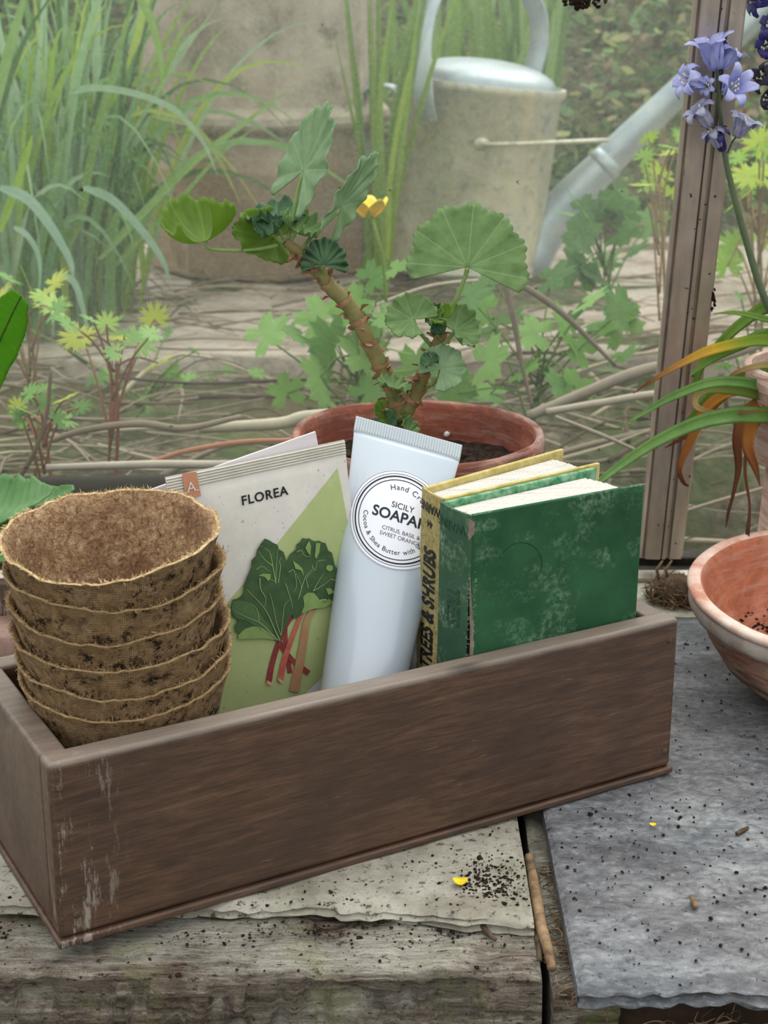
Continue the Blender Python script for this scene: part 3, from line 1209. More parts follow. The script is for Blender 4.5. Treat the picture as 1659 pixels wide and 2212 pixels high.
# lettering: FLOREA, and A on the tab
m_ = MB()
bl0, bl1 = pk_px(523, 1092), pk_px(624, 1068)
ux = (bl1 - bl0).normalized()
uy = PN.cross(ux).normalized()
if uy.z < 0:
    uy = -uy
tw = max(x for x, y in text_polys('FLOREA', 1, align='LEFT', bold=.02, space=1.12)[0])
s_ = (bl1 - bl0).length / tw
text_map(m_, 'FLOREA', lambda x, y: bl0 + ux * (x * s_) + uy * (y * s_) + PN * .0006, 1, align='LEFT', bold=.02, space=1.12)
keep(m_.build('lettering', M['ink']), pk)
m_ = MB()
a0 = pk_px(416, 1063)
sa = .0072
text_map(m_, 'A', lambda x, y: a0 + ux * x + uy * y + PN * .0016, sa)
for sx_ in (-1, 1):
    cx_ = sx_ * .0025
    for q in (0,):
        m_.add([a0 + ux * (cx_ - .0013) + PN * .0016, a0 + ux * (cx_ + .0013) + PN * .0016, a0 + ux * (cx_ + .0013) + uy * .0004 + PN * .0016, a0 + ux * (cx_ - .0013) + uy * .0004 + PN * .0016], [(0, 1, 2, 3)])
keep(m_.build('tab_letter', M['white']), pk)
tag(pk, 'white seed packet with a rhubarb picture on a green panel, leaning in the box', 'seed packet')

# card behind the packet
cTR = on_j(682, 932, .1055)
cTL = on_j(228, 1092, .1055)
cu_ = (cTR - cTL).normalized()
cv = (V((0, 0, -1)) - cu_ * V((0, 0, -1)).dot(cu_)).normalized()
m_ = MB()
th = BB * .0012
q = [cTL, cTR, cTR + cv * .150, cTL + cv * .150 + cu_ * .02]
q[3] = cTL + cv * .13
m_.add(q + [p + th for p in q], [(0, 3, 2, 1), (4, 5, 6, 7), (0, 1, 5, 4), (1, 2, 6, 5), (2, 3, 7, 6), (3, 0, 4, 7)])
tag(m_.build('blank_card', M['lilac'], smooth=False, bevel=.0003), 'plain pale lilac card sticking up behind the seed packet', 'card')

# ------------------------------------------------------------------ hand cream tube
tb = empty('hand_cream_tube')
tbot = at(787, 1462, .722)
ttop = at(878, 962, .776)
TA = (ttop - tbot).normalized()
TC = V((1, -.25, -.217)).normalized()
TNn = TC.cross(TA).normalized()
if TNn.dot(TOC) < 0:
    TNn = -TNn
half_c = 114 / F_PX * (ttop - CAM).dot(FWD) / (TC.dot(RIGHT))
TLEN = (ttop.z - .026) / TA.z
t0 = ttop - TA * TLEN


def tube_w(t):      # t 0 at crimp .. 1 at shoulder
    return half_c * (1 - .34 * min(1, t * .95) ** .85)


def tube_d(t):
    return .0012 + (half_c * .62) * math.sin(PI / 2 * min(1, t * 1.02)) ** .8


def tube_pt(x, t, off=0.0, front=True):
    wv, dd = tube_w(t), tube_d(t)
    q = max(-1, min(1, x / wv))
    z = dd * (1 - abs(q) ** 2.2) ** .55
    return ttop - TA * (t * TLEN) + TC * x + TNn * ((z if front else -z) + off)


mb = MB()
NT, NA = 60, 48
vs, fs = [], []
for j in range(NT + 1):
    t = j / NT
    for i in range(NA):
        th = 2 * PI * i / NA
        x = tube_w(t) * math.cos(th)
        vs.append(tube_pt(x, t, 0, math.sin(th) >= 0))
for j in range(NT):
    for i in range(NA):
        fs.append((j * NA + i, j * NA + (i + 1) % NA, (j + 1) * NA + (i + 1) % NA, (j + 1) * NA + i))
fs.append(tuple(range(NA))[::-1])
fs.append(tuple(NT * NA + i for i in range(NA)))
mb.add(vs, fs)
keep(mb.build('tube_body', M['tube']), tb)
mb = MB()                                   # ribbed crimp
NX = 120
CH = .0078
vs = []
for i in range(NX + 1):
    x = -half_c + 2 * half_c * i / NX
    rib = .0005 if (i % 3 == 0) else 0.0
    for b_ in (-.0002, CH * .12, CH * .2, CH * .96, CH):
        for sgn in (1, -1):
            rr2 = rib if CH * .15 < b_ < CH * .98 else 0
            vs.append(ttop + TA * b_ + TC * x + TNn * sgn * (.0011 + rr2 - (.0005 if b_ > CH * .97 or b_ < 0 else 0)))
fs = []
for i in range(NX):
    a = i * 10
    b_ = a + 10
    for k in range(4):
        fs.append((a + 2 * k, b_ + 2 * k, b_ + 2 * k + 2, a + 2 * k + 2))
        fs.append((a + 2 * k + 1, a + 2 * k + 3, b_ + 2 * k + 3, b_ + 2 * k + 1))
    fs.append((a + 8, b_ + 8, b_ + 9, a + 9))
    fs.append((a, a + 1, b_ + 1, b_))
fs.append((0, 2, 4, 6, 8, 9, 7, 5, 3, 1))
fs.append(tuple(NX * 10 + q for q in (0, 1, 3, 5, 7, 9, 8, 6, 4, 2)))
mb.add(vs, fs)
keep(mb.build('crimped_end', M['silver'], smooth=False), tb)
cap = MB()
wbot = tube_w(1)
cap.lathe([(0, .0), (wbot * .82, 0), (wbot * .86, .001), (wbot * .9, .0165), (wbot * .9, .018), (0, .018)], 40)
ax3 = TA
rot = Matrix((TC, TNn, TA)).transposed()
cap.v = [tuple(t0 - TA * .0175 + rot @ V(p)) for p in cap.v]
keep(cap.build('screw_cap', M['label']), tb)
# round label
lc = atp(863, 1129, ttop, TNn) - ttop
depth_l = (ttop + lc - CAM).dot(FWD)
_ca = TC.dot(TA)
_a, _b = lc.dot(TC), lc.dot(TA)
LX = (_a - _ca * _b) / (1 - _ca * _ca)
LT = -(_b - _ca * _a) / (1 - _ca * _ca) / TLEN
LRAD = 105 / F_PX * depth_l * 1.03
LANG = math.radians(-1.0)


def lab(x, y, off=.0004):
    """label plane coordinates in units of its radius, y up the tube"""
    xr = x * math.cos(LANG) - y * math.sin(LANG)
    yr = x * math.sin(LANG) + y * math.cos(LANG)
    return tube_pt(LX + xr * LRAD, LT - yr * LRAD / TLEN, off)


def ring(mb, r0, r1, off, n=120, mat=0):
    vs = []
    for i in range(n):
        th = 2 * PI * i / n
        vs.append(lab(r0 * math.cos(th), r0 * math.sin(th), off))
        vs.append(lab(r1 * math.cos(th), r1 * math.sin(th), off))
    mb.add(vs, [(2 * i, 2 * i + 1, 2 * ((i + 1) % n) + 1, 2 * ((i + 1) % n)) for i in range(n)], mat)


mb = MB()
prev = 0.0001
for k in range(1, 13):
    ring(mb, prev, k / 12, .0003)
    prev = k / 12
lb = keep(mb.build('round_label', M['label']), tb)
mb = MB()
for a_, b_ in ((.985, .992), (.925, .935), (.862, .892), (.795, .812)):
    ring(mb, a_, b_, .00045)
keep(mb.build('label_ring', M['navy']), tb)


def lab_text(mb, s, x, y, size, bold=0.0, space=1.0, serif=False):
    text_map(mb, s, lambda a, b: lab(x + a, y + b, .0005), size, bold=bold, space=space)


def lab_arc(mb, s, rad, mid, size, top=True, bold=0.0, space=1.05):
    """characters set one by one round an arc"""
    wid = []
    for ch in s:
        v2, _ = text_polys(ch, size, align='LEFT', bold=bold) if ch != ' ' else ([(0, 0), (size * .3, 0)], None)
        wid.append((max(p[0] for p in v2) + size * .06) * space if v2 else size * .3)
    tot = sum(wid)
    pos = -tot / 2
    for ch, w_ in zip(s, wid):
        c_ = pos + w_ / 2
        pos += w_
        if ch == ' ':
            continue
        ang = mid - c_ / rad if top else mid + c_ / rad
        v2, f2 = text_polys(ch, size, align='CENTER', bold=bold)
        out = []
        for x, y in v2:
            if top:
                rr3 = rad + y
                out.append(lab(rr3 * math.cos(ang) + x * math.sin(ang), rr3 * math.sin(ang) - x * math.cos(ang), .0005))
            else:
                rr3 = rad - y
                out.append(lab(rr3 * math.cos(ang) - x * math.sin(ang), rr3 * math.sin(ang) + x * math.cos(ang), .0005))
        mb.add(out, f2)


mb = MB()
lab_arc(mb, 'Hand Cream', .60, math.radians(72), .16, True, 0)
lab_text(mb, 'SICILY', .05, .22, .17, 0, 1.0)
lab_text(mb, 'SOAPARIA', .16, -.04, .30, .006, 1.0)
lab_text(mb, 'CITRUS, BASIL &', .12, -.27, .115, -.001, .95)
lab_text(mb, 'SWEET ORANGE', .12, -.39, .115, -.001, .95)
lab_arc(mb, 'Cocoa & Shea Butter with Vitamin E', .705, math.radians(-88), .135, False, 0)
keep(mb.build('lettering', M['navy']), tb)
tag(tb, 'pearly white hand cream tube with a round label, standing crimp up', 'cream tube')

# pale rounded thing between tube and books
p0 = on_j(905, 1408, .070)
mb = MB()
axd = (BB * .35 + BA * .25 + V((0, 0, .9))).normalized()
pts = [p0 + axd * s for s in (-.012, -.010, -.004, .012, .035, .045, .048)]
mb.tube(pts, [.001, .007, .010, .0115, .0115, .009, .002], 20)
tag(mb.build('metal_ferrule', M['silver']), 'small pale silvery tube end half hidden between cream tube and mustard book', 'metal tube')

# ------------------------------------------------------------------ books


def make_book(name, F0, F1, B0, B1, hgt, cover, inner, spine_mat, board_t=.0024, recess=.0035, rnd=.0016):
    """plan points at the top; covers, spine and page block as children"""
    root = empty(name)
    a = (F1 - F0).normalized()
    c_up = V((-a.z * a.x, -a.z * a.y, 1)).normalized()
    dn = -c_up * hgt

    def slabm(P, top=0.0, bot=0.0):
        vs_ = [p - c_up * top for p in P] + [p + dn + c_up * bot for p in P]
        n_ = len(P)
        f_ = [tuple(range(n_))] + [tuple(range(n_, 2 * n_))[::-1]] + [(i, n_ + i, n_ + (i + 1) % n_, (i + 1) % n_) for i in range(n_)]
        return vs_, f_
    fb = (B0 - F0).normalized()
    af = (F1 - F0).normalized()
    ab = (B1 - B0).normalized()
    nf = c_up.cross(af).normalized()
    if nf.dot(fb) < 0:
        nf = -nf
    nb = c_up.cross(ab).normalized()
    if nb.dot(fb) > 0:
        nb = -nb
    f = F0 + af * .0015
    m1 = MB().add(*slabm([f, F1, F1 + nf * board_t, f + nf * board_t]))
    fc = keep(m1.build('front_cover', [cover], smooth=True, bevel=.0006, autosmooth=50), root)
    b = B0 + ab * .0015
    m1 = MB().add(*slabm([b, b + nb * board_t, B1 + nb * board_t, B1]))
    bc = keep(m1.build('back_cover', [inner], smooth=True, bevel=.0006, autosmooth=50), root)
    # rounded spine
    S = []
    N_ = 8
    out = -(af + ab).normalized()
    for k in range(N_ + 1):
        t = k / N_
        S.append(F0 + (B0 - F0) * t + out * (rnd * math.sin(PI * t)))
    S2 = [p - out * .0014 for p in S[::-1]]
    m1 = MB()
    vs_, f_ = slabm(S + S2)
    n_ = len(S + S2)
    f2 = [(i, n_ + i, n_ + (i + 1) % n_, (i + 1) % n_) for i in range(n_)]
    for i in range(N_):
        f2.append((i, i + 1, n_ - 2 - i, n_ - 1 - i))
        f2.append((n_ + i, n_ + n_ - 1 - i, n_ + n_ - 2 - i, n_ + i + 1))
    m1.add(vs_, f2)
    sp_ = keep(m1.build('spine', spine_mat, smooth=True, autosmooth=60), root)
    # page block, top edge a little uneven
    pf0, pf1 = F0 + nf * board_t * 1.1 + af * .003, F0 + (F1 - F0) * .93 + nf * board_t * 1.6
    pb0, pb1 = B0 + nb * board_t * 1.1 + ab * .003, B0 + (B1 - B0) * .90 + nb * board_t * 1.6
    m1 = MB()
    NX_, NY_ = 30, 40
    vs_ = []
    for j in range(NY_ + 1):
        for i in range(NX_ + 1):
            u, v_ = i / NX_, j / NY_
            l, r = pf0 + (pb0 - pf0) * v_, pf1 + (pb1 - pf1) * v_
            p = l + (r - l) * u
            vs_.append(p - c_up * (recess + .0006 * math.sin(PI * v_) * -1 + .0005 * nz(v_ * 30, u * 1.5, 3)))
    nn_ = len(vs_)
    fs_ = [(j * (NX_ + 1) + i, j * (NX_ + 1) + i + 1, (j + 1) * (NX_ + 1) + i + 1, (j + 1) * (NX_ + 1) + i) for j in range(NY_) for i in range(NX_)]
    ring_ = [i for i in range(NX_ + 1)] + [j * (NX_ + 1) + NX_ for j in range(1, NY_ + 1)] + [NY_ * (NX_ + 1) + i for i in range(NX_ - 1, -1, -1)] + [j * (NX_ + 1) for j in range(NY_ - 1, 0, -1)]
    for i in ring_:
        vs_.append(vs_[i] + dn + c_up * (recess + .003))
    k_ = len(ring_)
    for q_ in range(k_):
        fs_.append((ring_[q_], nn_ + q_, nn_ + (q_ + 1) % k_, ring_[(q_ + 1) % k_]))
    fs_.append(tuple(range(nn_, nn_ + k_))[::-1])
    m1.add(vs_, fs_)
    keep(m1.build('page_block', M['pages'], autosmooth=40), root)
    return root, dict(F0=F0, F1=F1, B0=B0, B1=B1, af=af, ab=ab, nf=nf, out=out, up=c_up, rnd=rnd)


gF0, gF1 = at(1016, 1114, .6955), at(1392, 1046, .7475)
gB0, gB1 = at(951, 1084, .7165), at(1283, 1008, .784)
zt = gF0.z
green, gd = make_book('green_book', gF0, gF1, gB0, gB1, .1450, M['green_cloth'], M['green_in'], M['green_worn'])
tag(green, 'worn green cloth-bound book with a split spine, front one of the two', 'book')
yF0, yF1 = at(958, 1084, .7185) + V((0, 0, .0000)), at(1297, 1000, .793)
yB0, yB1 = at(912, 1052, .7405), at(1211, 968, .812)
yF0 = at(957, 1078, .7195)
yellow, yd = make_book('mustard_book', yF0, yF1, yB0, yB1, .1455, M['yel_edge'], M['yel_edge'], M['yel_cloth'], rnd=.0012)
tag(yellow, 'faded mustard-yellow book with black spine lettering, behind the green one', 'book')


def spine_fn(d, off=.0004):
    wv = (d['B0'] - d['F0']).length

    def fn(x, y):       # x 0..1 from left (back) to right (front); y metres down
        t = 1 - x
        return d['F0'] + (d['B0'] - d['F0']) * t + d['out'] * (d['rnd'] * math.sin(PI * t) + off) - d['up'] * y
    return fn, wv


fn, wv = spine_fn(yd)
m_ = MB()
# reads upwards, letter tops to the left
hh = wv


def up_text(mb, s, x_base, y_end, size_m, xs=1.0, **kw):
    """text running up the spine: baseline at x_base (0..1), starting y_start down, letter height size_m"""
    L_ = max(p[0] for p in text_polys(s, size_m, align='LEFT', **kw)[0]) * xs
    text_map(mb, s, lambda x, y: fn(x_base - y / hh, y_end + L_ - x * xs), size_m, align='LEFT', **kw)


def down_text(mb, s, x_base, y_start, size_m, xs=1.0, **kw):
    text_map(mb, s, lambda x, y: fn(x_base + y / hh, y_start + x * xs), size_m, align='LEFT', **kw)


def inv_text(mb, s, xc, y_at, size_m, **kw):
    text_map(mb, s, lambda x, y: fn(xc - x / hh, y_at + y), size_m, align='CENTER', **kw)


up_text(m_, 'TREES & SHRUBS', .80, .0277, .0172, .50, bold=.0006, shear=.12, space=1.0)
inv_text(m_, 'WARNE', .5, .0055, .0066, bold=.00014, space=.93)
inv_text(m_, '44', .52, .0135, .0058, bold=.00008)
keep(m_.build('spine_lettering', M['ink']), yellow)
fn, wv = spine_fn(gd)
hh = wv
m_ = MB()
down_text(m_, 'TREES', .40, .039, .0135, .52, bold=.0003, space=1.0)
fade = m_simple('faded_dark_green_ink', '#27483a', .8, .2, col2='#3a5c49', vs=300)
keep(m_.build('spine_title', fade), green)
m_ = MB()
inv_text(m_, 'WARNE', .42, .0060, .0068, bold=.00008, space=.95)
keep(m_.build('publisher_lettering', fade), green)
# split joint: bare board strip, black slit, frayed edges
m_ = MB()
rj = random.Random(5)
af, nf, up, out = gd['af'], gd['nf'], gd['up'], gd['out']


def jpt(x, y, off):
    return gd['F0'] + af * x - up * y - nf * off


def ragged(mb, y0, y1, xa, xb, off, amp, mat=0, n=40):
    vs_, f_ = [], []
    for i in range(n + 1):
        y = y0 + (y1 - y0) * i / n
        e_ = min(1, 4 * min(i, n - i) / n)
        vs_.append(jpt(xa - amp * rj.random() * e_, y, off))
        vs_.append(jpt(xa + (xb - xa) * e_ + amp * rj.random() * e_, y, off))
    for i in range(n):
        f_.append((2 * i, 2 * i + 1, 2 * i + 3, 2 * i + 2))
    mb.add(vs_, f_, mat)


ragged(m_, .029, .145, .0002, .0032, .0005, .0006, 0)
ragged(m_, .001, .012, -.001, .0020, .0005, .0006, 0, 12)
ragged(m_, .031, .144, -.0004, .0008, .0008, .0004, 1, 60)
keep(m_.build('torn_joint', [M['board'], M['black_gap']], smooth=False), green)
m_ = MB()
for k in range(420):        # frayed threads at the torn joint and the board corners
    if k < 300:
        y = rj.uniform(.028, .142)
        p = jpt(rj.choice((-.0006, .0030)), y, .0009)
        d = (af * rj.uniform(-1, 1) - up * rj.uniform(-.3, .3) - nf * rj.uniform(0, .8)).normalized()
    else:
        x = rj.choice((rj.uniform(0, .012), rj.uniform(.094, .105)))
        p = gd['F0'] + (gd['F1'] - gd['F0']) * (x / .105) - nf * .0002
        d = (af * rj.uniform(-1, 1) + up * rj.uniform(0, 1) - nf * rj.uniform(-.3, .6)).normalized()
    L_ = rj.uniform(.0006, .002)
    s2 = d.cross(nf).normalized() * .00009
    m_.add([p - s2, p + s2, p + d * L_], [(0, 1, 2)])
keep(m_.build('frayed_threads', m_simple('pale_green_thread', '#a9c4a6', .9, .1)), green)['kind'] = 'stuff'
# round stain ring on the cover
m_ = MB()
cxs, cys = (1127 - 829.5), 1216
n = 60
vs_ = []
for i in range(n + 1):
    th = math.radians(200 + (415 - 200) * i / n) if True else 0
    x, y = 1127 + 44 * math.cos(th), 1217 + 45 * math.sin(th)
    for dr in (-.9, .9):
        k = 1 + dr * (1 - abs(2 * i / n - 1) ** 3) / 45
        vs_.append(atp(1127 + 44 * k * math.cos(th), 1217 + 45 * k * math.sin(th), gd['F0'] - nf * .0002, nf))
m_.add(vs_, [(2 * i, 2 * i + 1, 2 * i + 3, 2 * i + 2) for i in range(n)])
keep(m_.build('stain_ring', m_simple('dark_stain', '#1d3f2a', .85, .2, col2='#21492f', vs=200)), green)
# ------------------------------------------------------------------ potted pelargonium by the glass
PELY = .905
pel = empty('potted_pelargonium', (0, 0, 0))
rc = at(902, 930, PELY)
rdep = (rc - CAM).dot(FWD)
PR = 274 / F_PX * rdep
PH = rc.z - .0002
pot_o = V((rc.x, rc.y, 0.0006))


def potfn(seed, wob=.0012, tilt=0.0):
    def fn(r, z, th, i):
        wv = nz(math.cos(th), math.sin(th), seed + z * 14, 1.3)
        return r * (1 + .5 * wob / .07 * wv), z + wob * .8 * nz(math.cos(th), math.sin(th), seed + 3, 2.0) + tilt * math.cos(th)
    return fn


mb = MB()
prof = [(.0001, 0), (PR * .60, 0), (PR * .65, .002), (PR * .90, PH - .030), (PR * .905, PH - .028), (PR * .955, PH - .0265), (PR * .985, PH - .024), (PR * .995, PH - .018), (PR * .985, PH - .016), (PR * .995, PH - .013), (PR, PH - .008),
        (PR * .995, PH - .003), (PR * .98, PH - .0005), (PR * .955, PH), (PR * .93, PH - .0015), (PR * .915, PH - .005), (PR * .90, PH - .012), (PR * .885, PH - .022), (PR * .87, PH - .04), (PR * .84, PH - .06), (.0001, PH - .065)]
mb.lathe(prof, 120, 0, potfn(1.5))
n = 120
for i in range(len(prof)):
    for k in range(n):
        q = i * n + k
        if q < len(mb.m) and 14 <= i:
            mb.m[q] = 1
keep(mb.build('flower_pot', [M['terra'], M['terra_in']], loc=pot_o, autosmooth=70), pel)
mb = MB()
sr = random.Random(3)


def soil_z(x, y):
    return PH - .025 + .004 * nz(x, y, 1, 40) + .0025 * nz(x, y, 2, 140)


NS = 60
vs, fs = [], []
for j in range(NS + 1):
    for i in range(NS + 1):
        r = PR * .895 * j / NS
        th = 2 * PI * i / NS
        vs.append((r * math.cos(th), r * math.sin(th), soil_z(r * math.cos(th), r * math.sin(th)) + .003 * (j / NS) ** 2))
for j in range(NS):
    for i in range(NS):
        fs.append((j * (NS + 1) + i, j * (NS + 1) + i + 1, (j + 1) * (NS + 1) + i + 1, (j + 1) * (NS + 1) + i))
mb.add(vs, fs)
for k in range(420):
    r, th = PR * .86 * sr.random() ** .5, sr.random() * 2 * PI
    x, y = r * math.cos(th), r * math.sin(th)
    mb.ico((x, y, soil_z(x, y) + .0005), sr.uniform(.0008, .0026), 1, .4, (1, 1, .7), rnd=sr)
so = keep(mb.build('soil', M['soil'], loc=pot_o), pel)
so['kind'] = 'stuff'
for px, py in ((965, 938), (1101, 938)):
    mb = MB()
    p = atz(px, py, pot_o.z + PH - .020) - pot_o
    mb.ico(p, .0022, 1, .15, rnd=sr)
    keep(mb.build('perlite_grain', M['white'], loc=pot_o), pel)


def P2(px, py, dy=0.0):
    return at(px, py, PELY + dy)


PX = rdep / F_PX      # metres per pixel at the plant


def stem_tube(name, pts, rads, mat, parent, n=14, knob=0.0, seed=0):
    P = spline(pts, 7)
    rr = interp(rads, len(P))
    rq = random.Random(seed)
    if knob:
        rr = [r * (1 + knob * (.5 + .5 * math.sin(i * 1.45 + seed)) * (1 if i % 3 else 1.15)) for i, r in enumerate(rr)]
    mb = MB().tube(P, rr, n)
    return keep(mb.build(name, mat), parent), P, rr


main_px = [(866, 935), (862, 905), (858, 872), (842, 825), (815, 775), (787, 718), (757, 665), (715, 622), (680, 580), (650, 548), (618, 522)]
s1, SP, SRr = stem_tube('main_stem', [P2(x, y, -.004) for x, y in main_px], [x * PX for x in (20, 17.5, 17, 17, 16.5, 16, 15.5, 14.5, 13, 12, 10)], M['pstem'], pel, 16, .10, 1)
side_px = [(868, 905), (888, 872), (905, 838), (920, 790), (940, 752), (952, 722), (955, 700)]
s2, SP2, SR2 = stem_tube('side_stem', [P2(x, y, -.004) for x, y in side_px], [x * PX for x in (15, 15, 13.5, 13, 12, 10, 6)], M['pstem'], pel, 14, .10, 2)
# dry papery stipules round the nodes
rq = random.Random(8)
mb = MB()
for P, rr, cnt in ((SP, SRr, 64), (SP2, SR2, 34)):
    for k in range(cnt):
        i = int(rq.uniform(.16, .97) * (len(P) - 2))
        i = (i // 4) * 4 + rq.choice((0, 0, 1))
        t = (P[min(i + 1, len(P) - 1)] - P[max(0, i - 1)]).normalized()
        a = t.orthogonal().normalized()
        a = Matrix.Rotation(rq.random() * 2 * PI, 3, t) @ a
        b = t.cross(a)
        L_, W_ = rq.uniform(12, 26) * PX, rq.uniform(6, 12) * PX
        p0 = P[i] + a * rr[i] * .92
        ph_ = rq.uniform(-1.3, 1.3)
        b = b * math.cos(ph_) + t * math.sin(ph_)
        vs = []
        for u in range(5):
            tt = u / 4
            o_ = a * (L_ * (.15 + .75 * tt) * tt) + t * (L_ * (.75 - .5 * tt) * tt * rq.uniform(.6, 1.1))
            w_ = W_ * (.55 + .6 * tt - tt ** 3 * .8)
            for s_ in (-1, 0, 1):
                vs.append(p0 + o_ + b * (s_ * w_) + a * (.0004 if s_ == 0 else rq.uniform(-.0004, .0008)))
        fs = [(r * 3 + c_, r * 3 + c_ + 1, r * 3 + c_ + 4, r * 3 + c_ + 3) for r in range(4) for c_ in range(2)]
        mb.add(vs, fs)
for P, rr, step in ((SP, SRr, 6), (SP2, SR2, 5)):      # papery collars round the joints
    for i in range(8, len(P) - 5, step):
        t = (P[i + 1] - P[i - 1]).normalized()
        a = t.orthogonal().normalized()
        b = t.cross(a)
        vs = []
        tilt_ = V((rq.gauss(0, .3), rq.gauss(0, .3), 0))
        for h_, k_ in ((-4, 1.02), (0, 1.16), (5, 1.22)):
            for q in range(16):
                th = 2 * PI * q / 16
                d_ = a * math.cos(th) + b * math.sin(th)
                hh2 = h_ + (rq.uniform(-2, 5) if h_ > 0 else 0) + 4 * d_.dot(tilt_)
                vs.append(P[i] + t * (hh2 * PX) + d_ * (rr[i] * (k_ + (rq.uniform(-.03, .15) if h_ > 0 else 0))))
        mb.add(vs, [(r * 16 + q, r * 16 + (q + 1) % 16, (r + 1) * 16 + (q + 1) % 16, (r + 1) * 16 + q) for r in range(2) for q in range(16)])
sti = keep(mb.build('dry_stipules', M['stipule']), pel)
sti['kind'] = 'stuff'


def pel_leaf(att, up_px, Rpx, tilt=0.0, cup=0.3, ruffle=.05, gap=50, mat='pel', roll=0.0, asp=1.0, dy=0.0, seed=0, lobes=7, name='leaf', parent=None, px=None, oth=1.0, up3=None):
    """round scalloped leaf. att: pixel of the stalk joint; up_px: direction of the mid-rib in the picture plane;
    tilt: how far the face turns up (positive) or down, degrees; cup: 0 flat .. 1 bowl"""
    rl = random.Random(seed + 17)
    a0 = P2(att[0], att[1], dy) if not isinstance(att, Vector) else att
    u = (RIGHT * up_px[0] - CUP * up_px[1]).normalized()
    n_ = TOC.copy()
    side = u.cross(n_).normalized()
    rt = Matrix.Rotation(math.radians(-tilt), 3, side)
    u, n_ = rt @ u, rt @ n_
    rt = Matrix.Rotation(math.radians(roll), 3, u)
    side, n_ = rt @ side, rt @ n_
    Rm = Rpx * (px or PX)
    NRr, NTt = 12, 112
    vs, uv = [a0], [(.5, 0)]
    g = math.radians(gap) / 2
    ph = rl.random() * 6
    for j in range(1, NRr + 1):
        for i in range(NTt + 1):
            s_ = i / NTt
            th = -PI + g + (2 * PI - 2 * g) * s_          # 0 along the mid-rib
            f = s_ * lobes
            lob = 1 + .07 * (.5 - abs(math.cos(PI * f)) ** 3) + .045 * abs(math.sin(PI * f * 4))
            base_ = 1 - (.13 if gap < 100 else .05) * (abs(th) / PI) ** 3
            r = Rm * (j / NRr) * (1 + (lob * base_ - 1) * (j / NRr) ** 2)
            rr = j / NRr
            fold = (.5 + .5 * math.cos(2 * PI * f)) * rr ** 1.3
            h = cup * Rm * rr ** 1.8 * (.75 + .25 * math.cos(th * 2 + ph)) + ruffle * .7 * Rm * fold + ruffle * .9 * Rm * rr ** 4 * math.sin(f * 2 * PI * 1.6 + ph)
            cr = 1 - cup * .35 * rr ** 2
            p = a0 + u * (math.cos(th) * r * cr) + side * (math.sin(th) * r * asp * cr) + n_ * (h * oth)
            vs.append(p)
            uv.append((s_, rr))
    fs = [(0, 1 + i, 2 + i) for i in range(NTt)]
    for j in range(NRr - 1):
        for i in range(NTt):
            a = 1 + j * (NTt + 1) + i
            fs.append((a, a + NTt + 1, a + NTt + 2, a + 1))
    m_ = MB().add(vs, fs, 0, uv)
    o = m_.build(name, M[mat])
    sol = o.modifiers.new('thickness', 'SOLIDIFY')
    sol.thickness = .0005
    return keep(o, parent or pel), a0


def petiole(name, pts, r0, r1, lf, dy=0.0, mat=None):
    P = spline([P2(x, y, dy) if not isinstance(x, Vector) else x for x, y in pts], 6)
    m_ = MB().tube(P, interp([r0 * PX, r1 * PX], len(P)), 8)
    return keep(m_.build(name, mat or M['petiole']), lf)


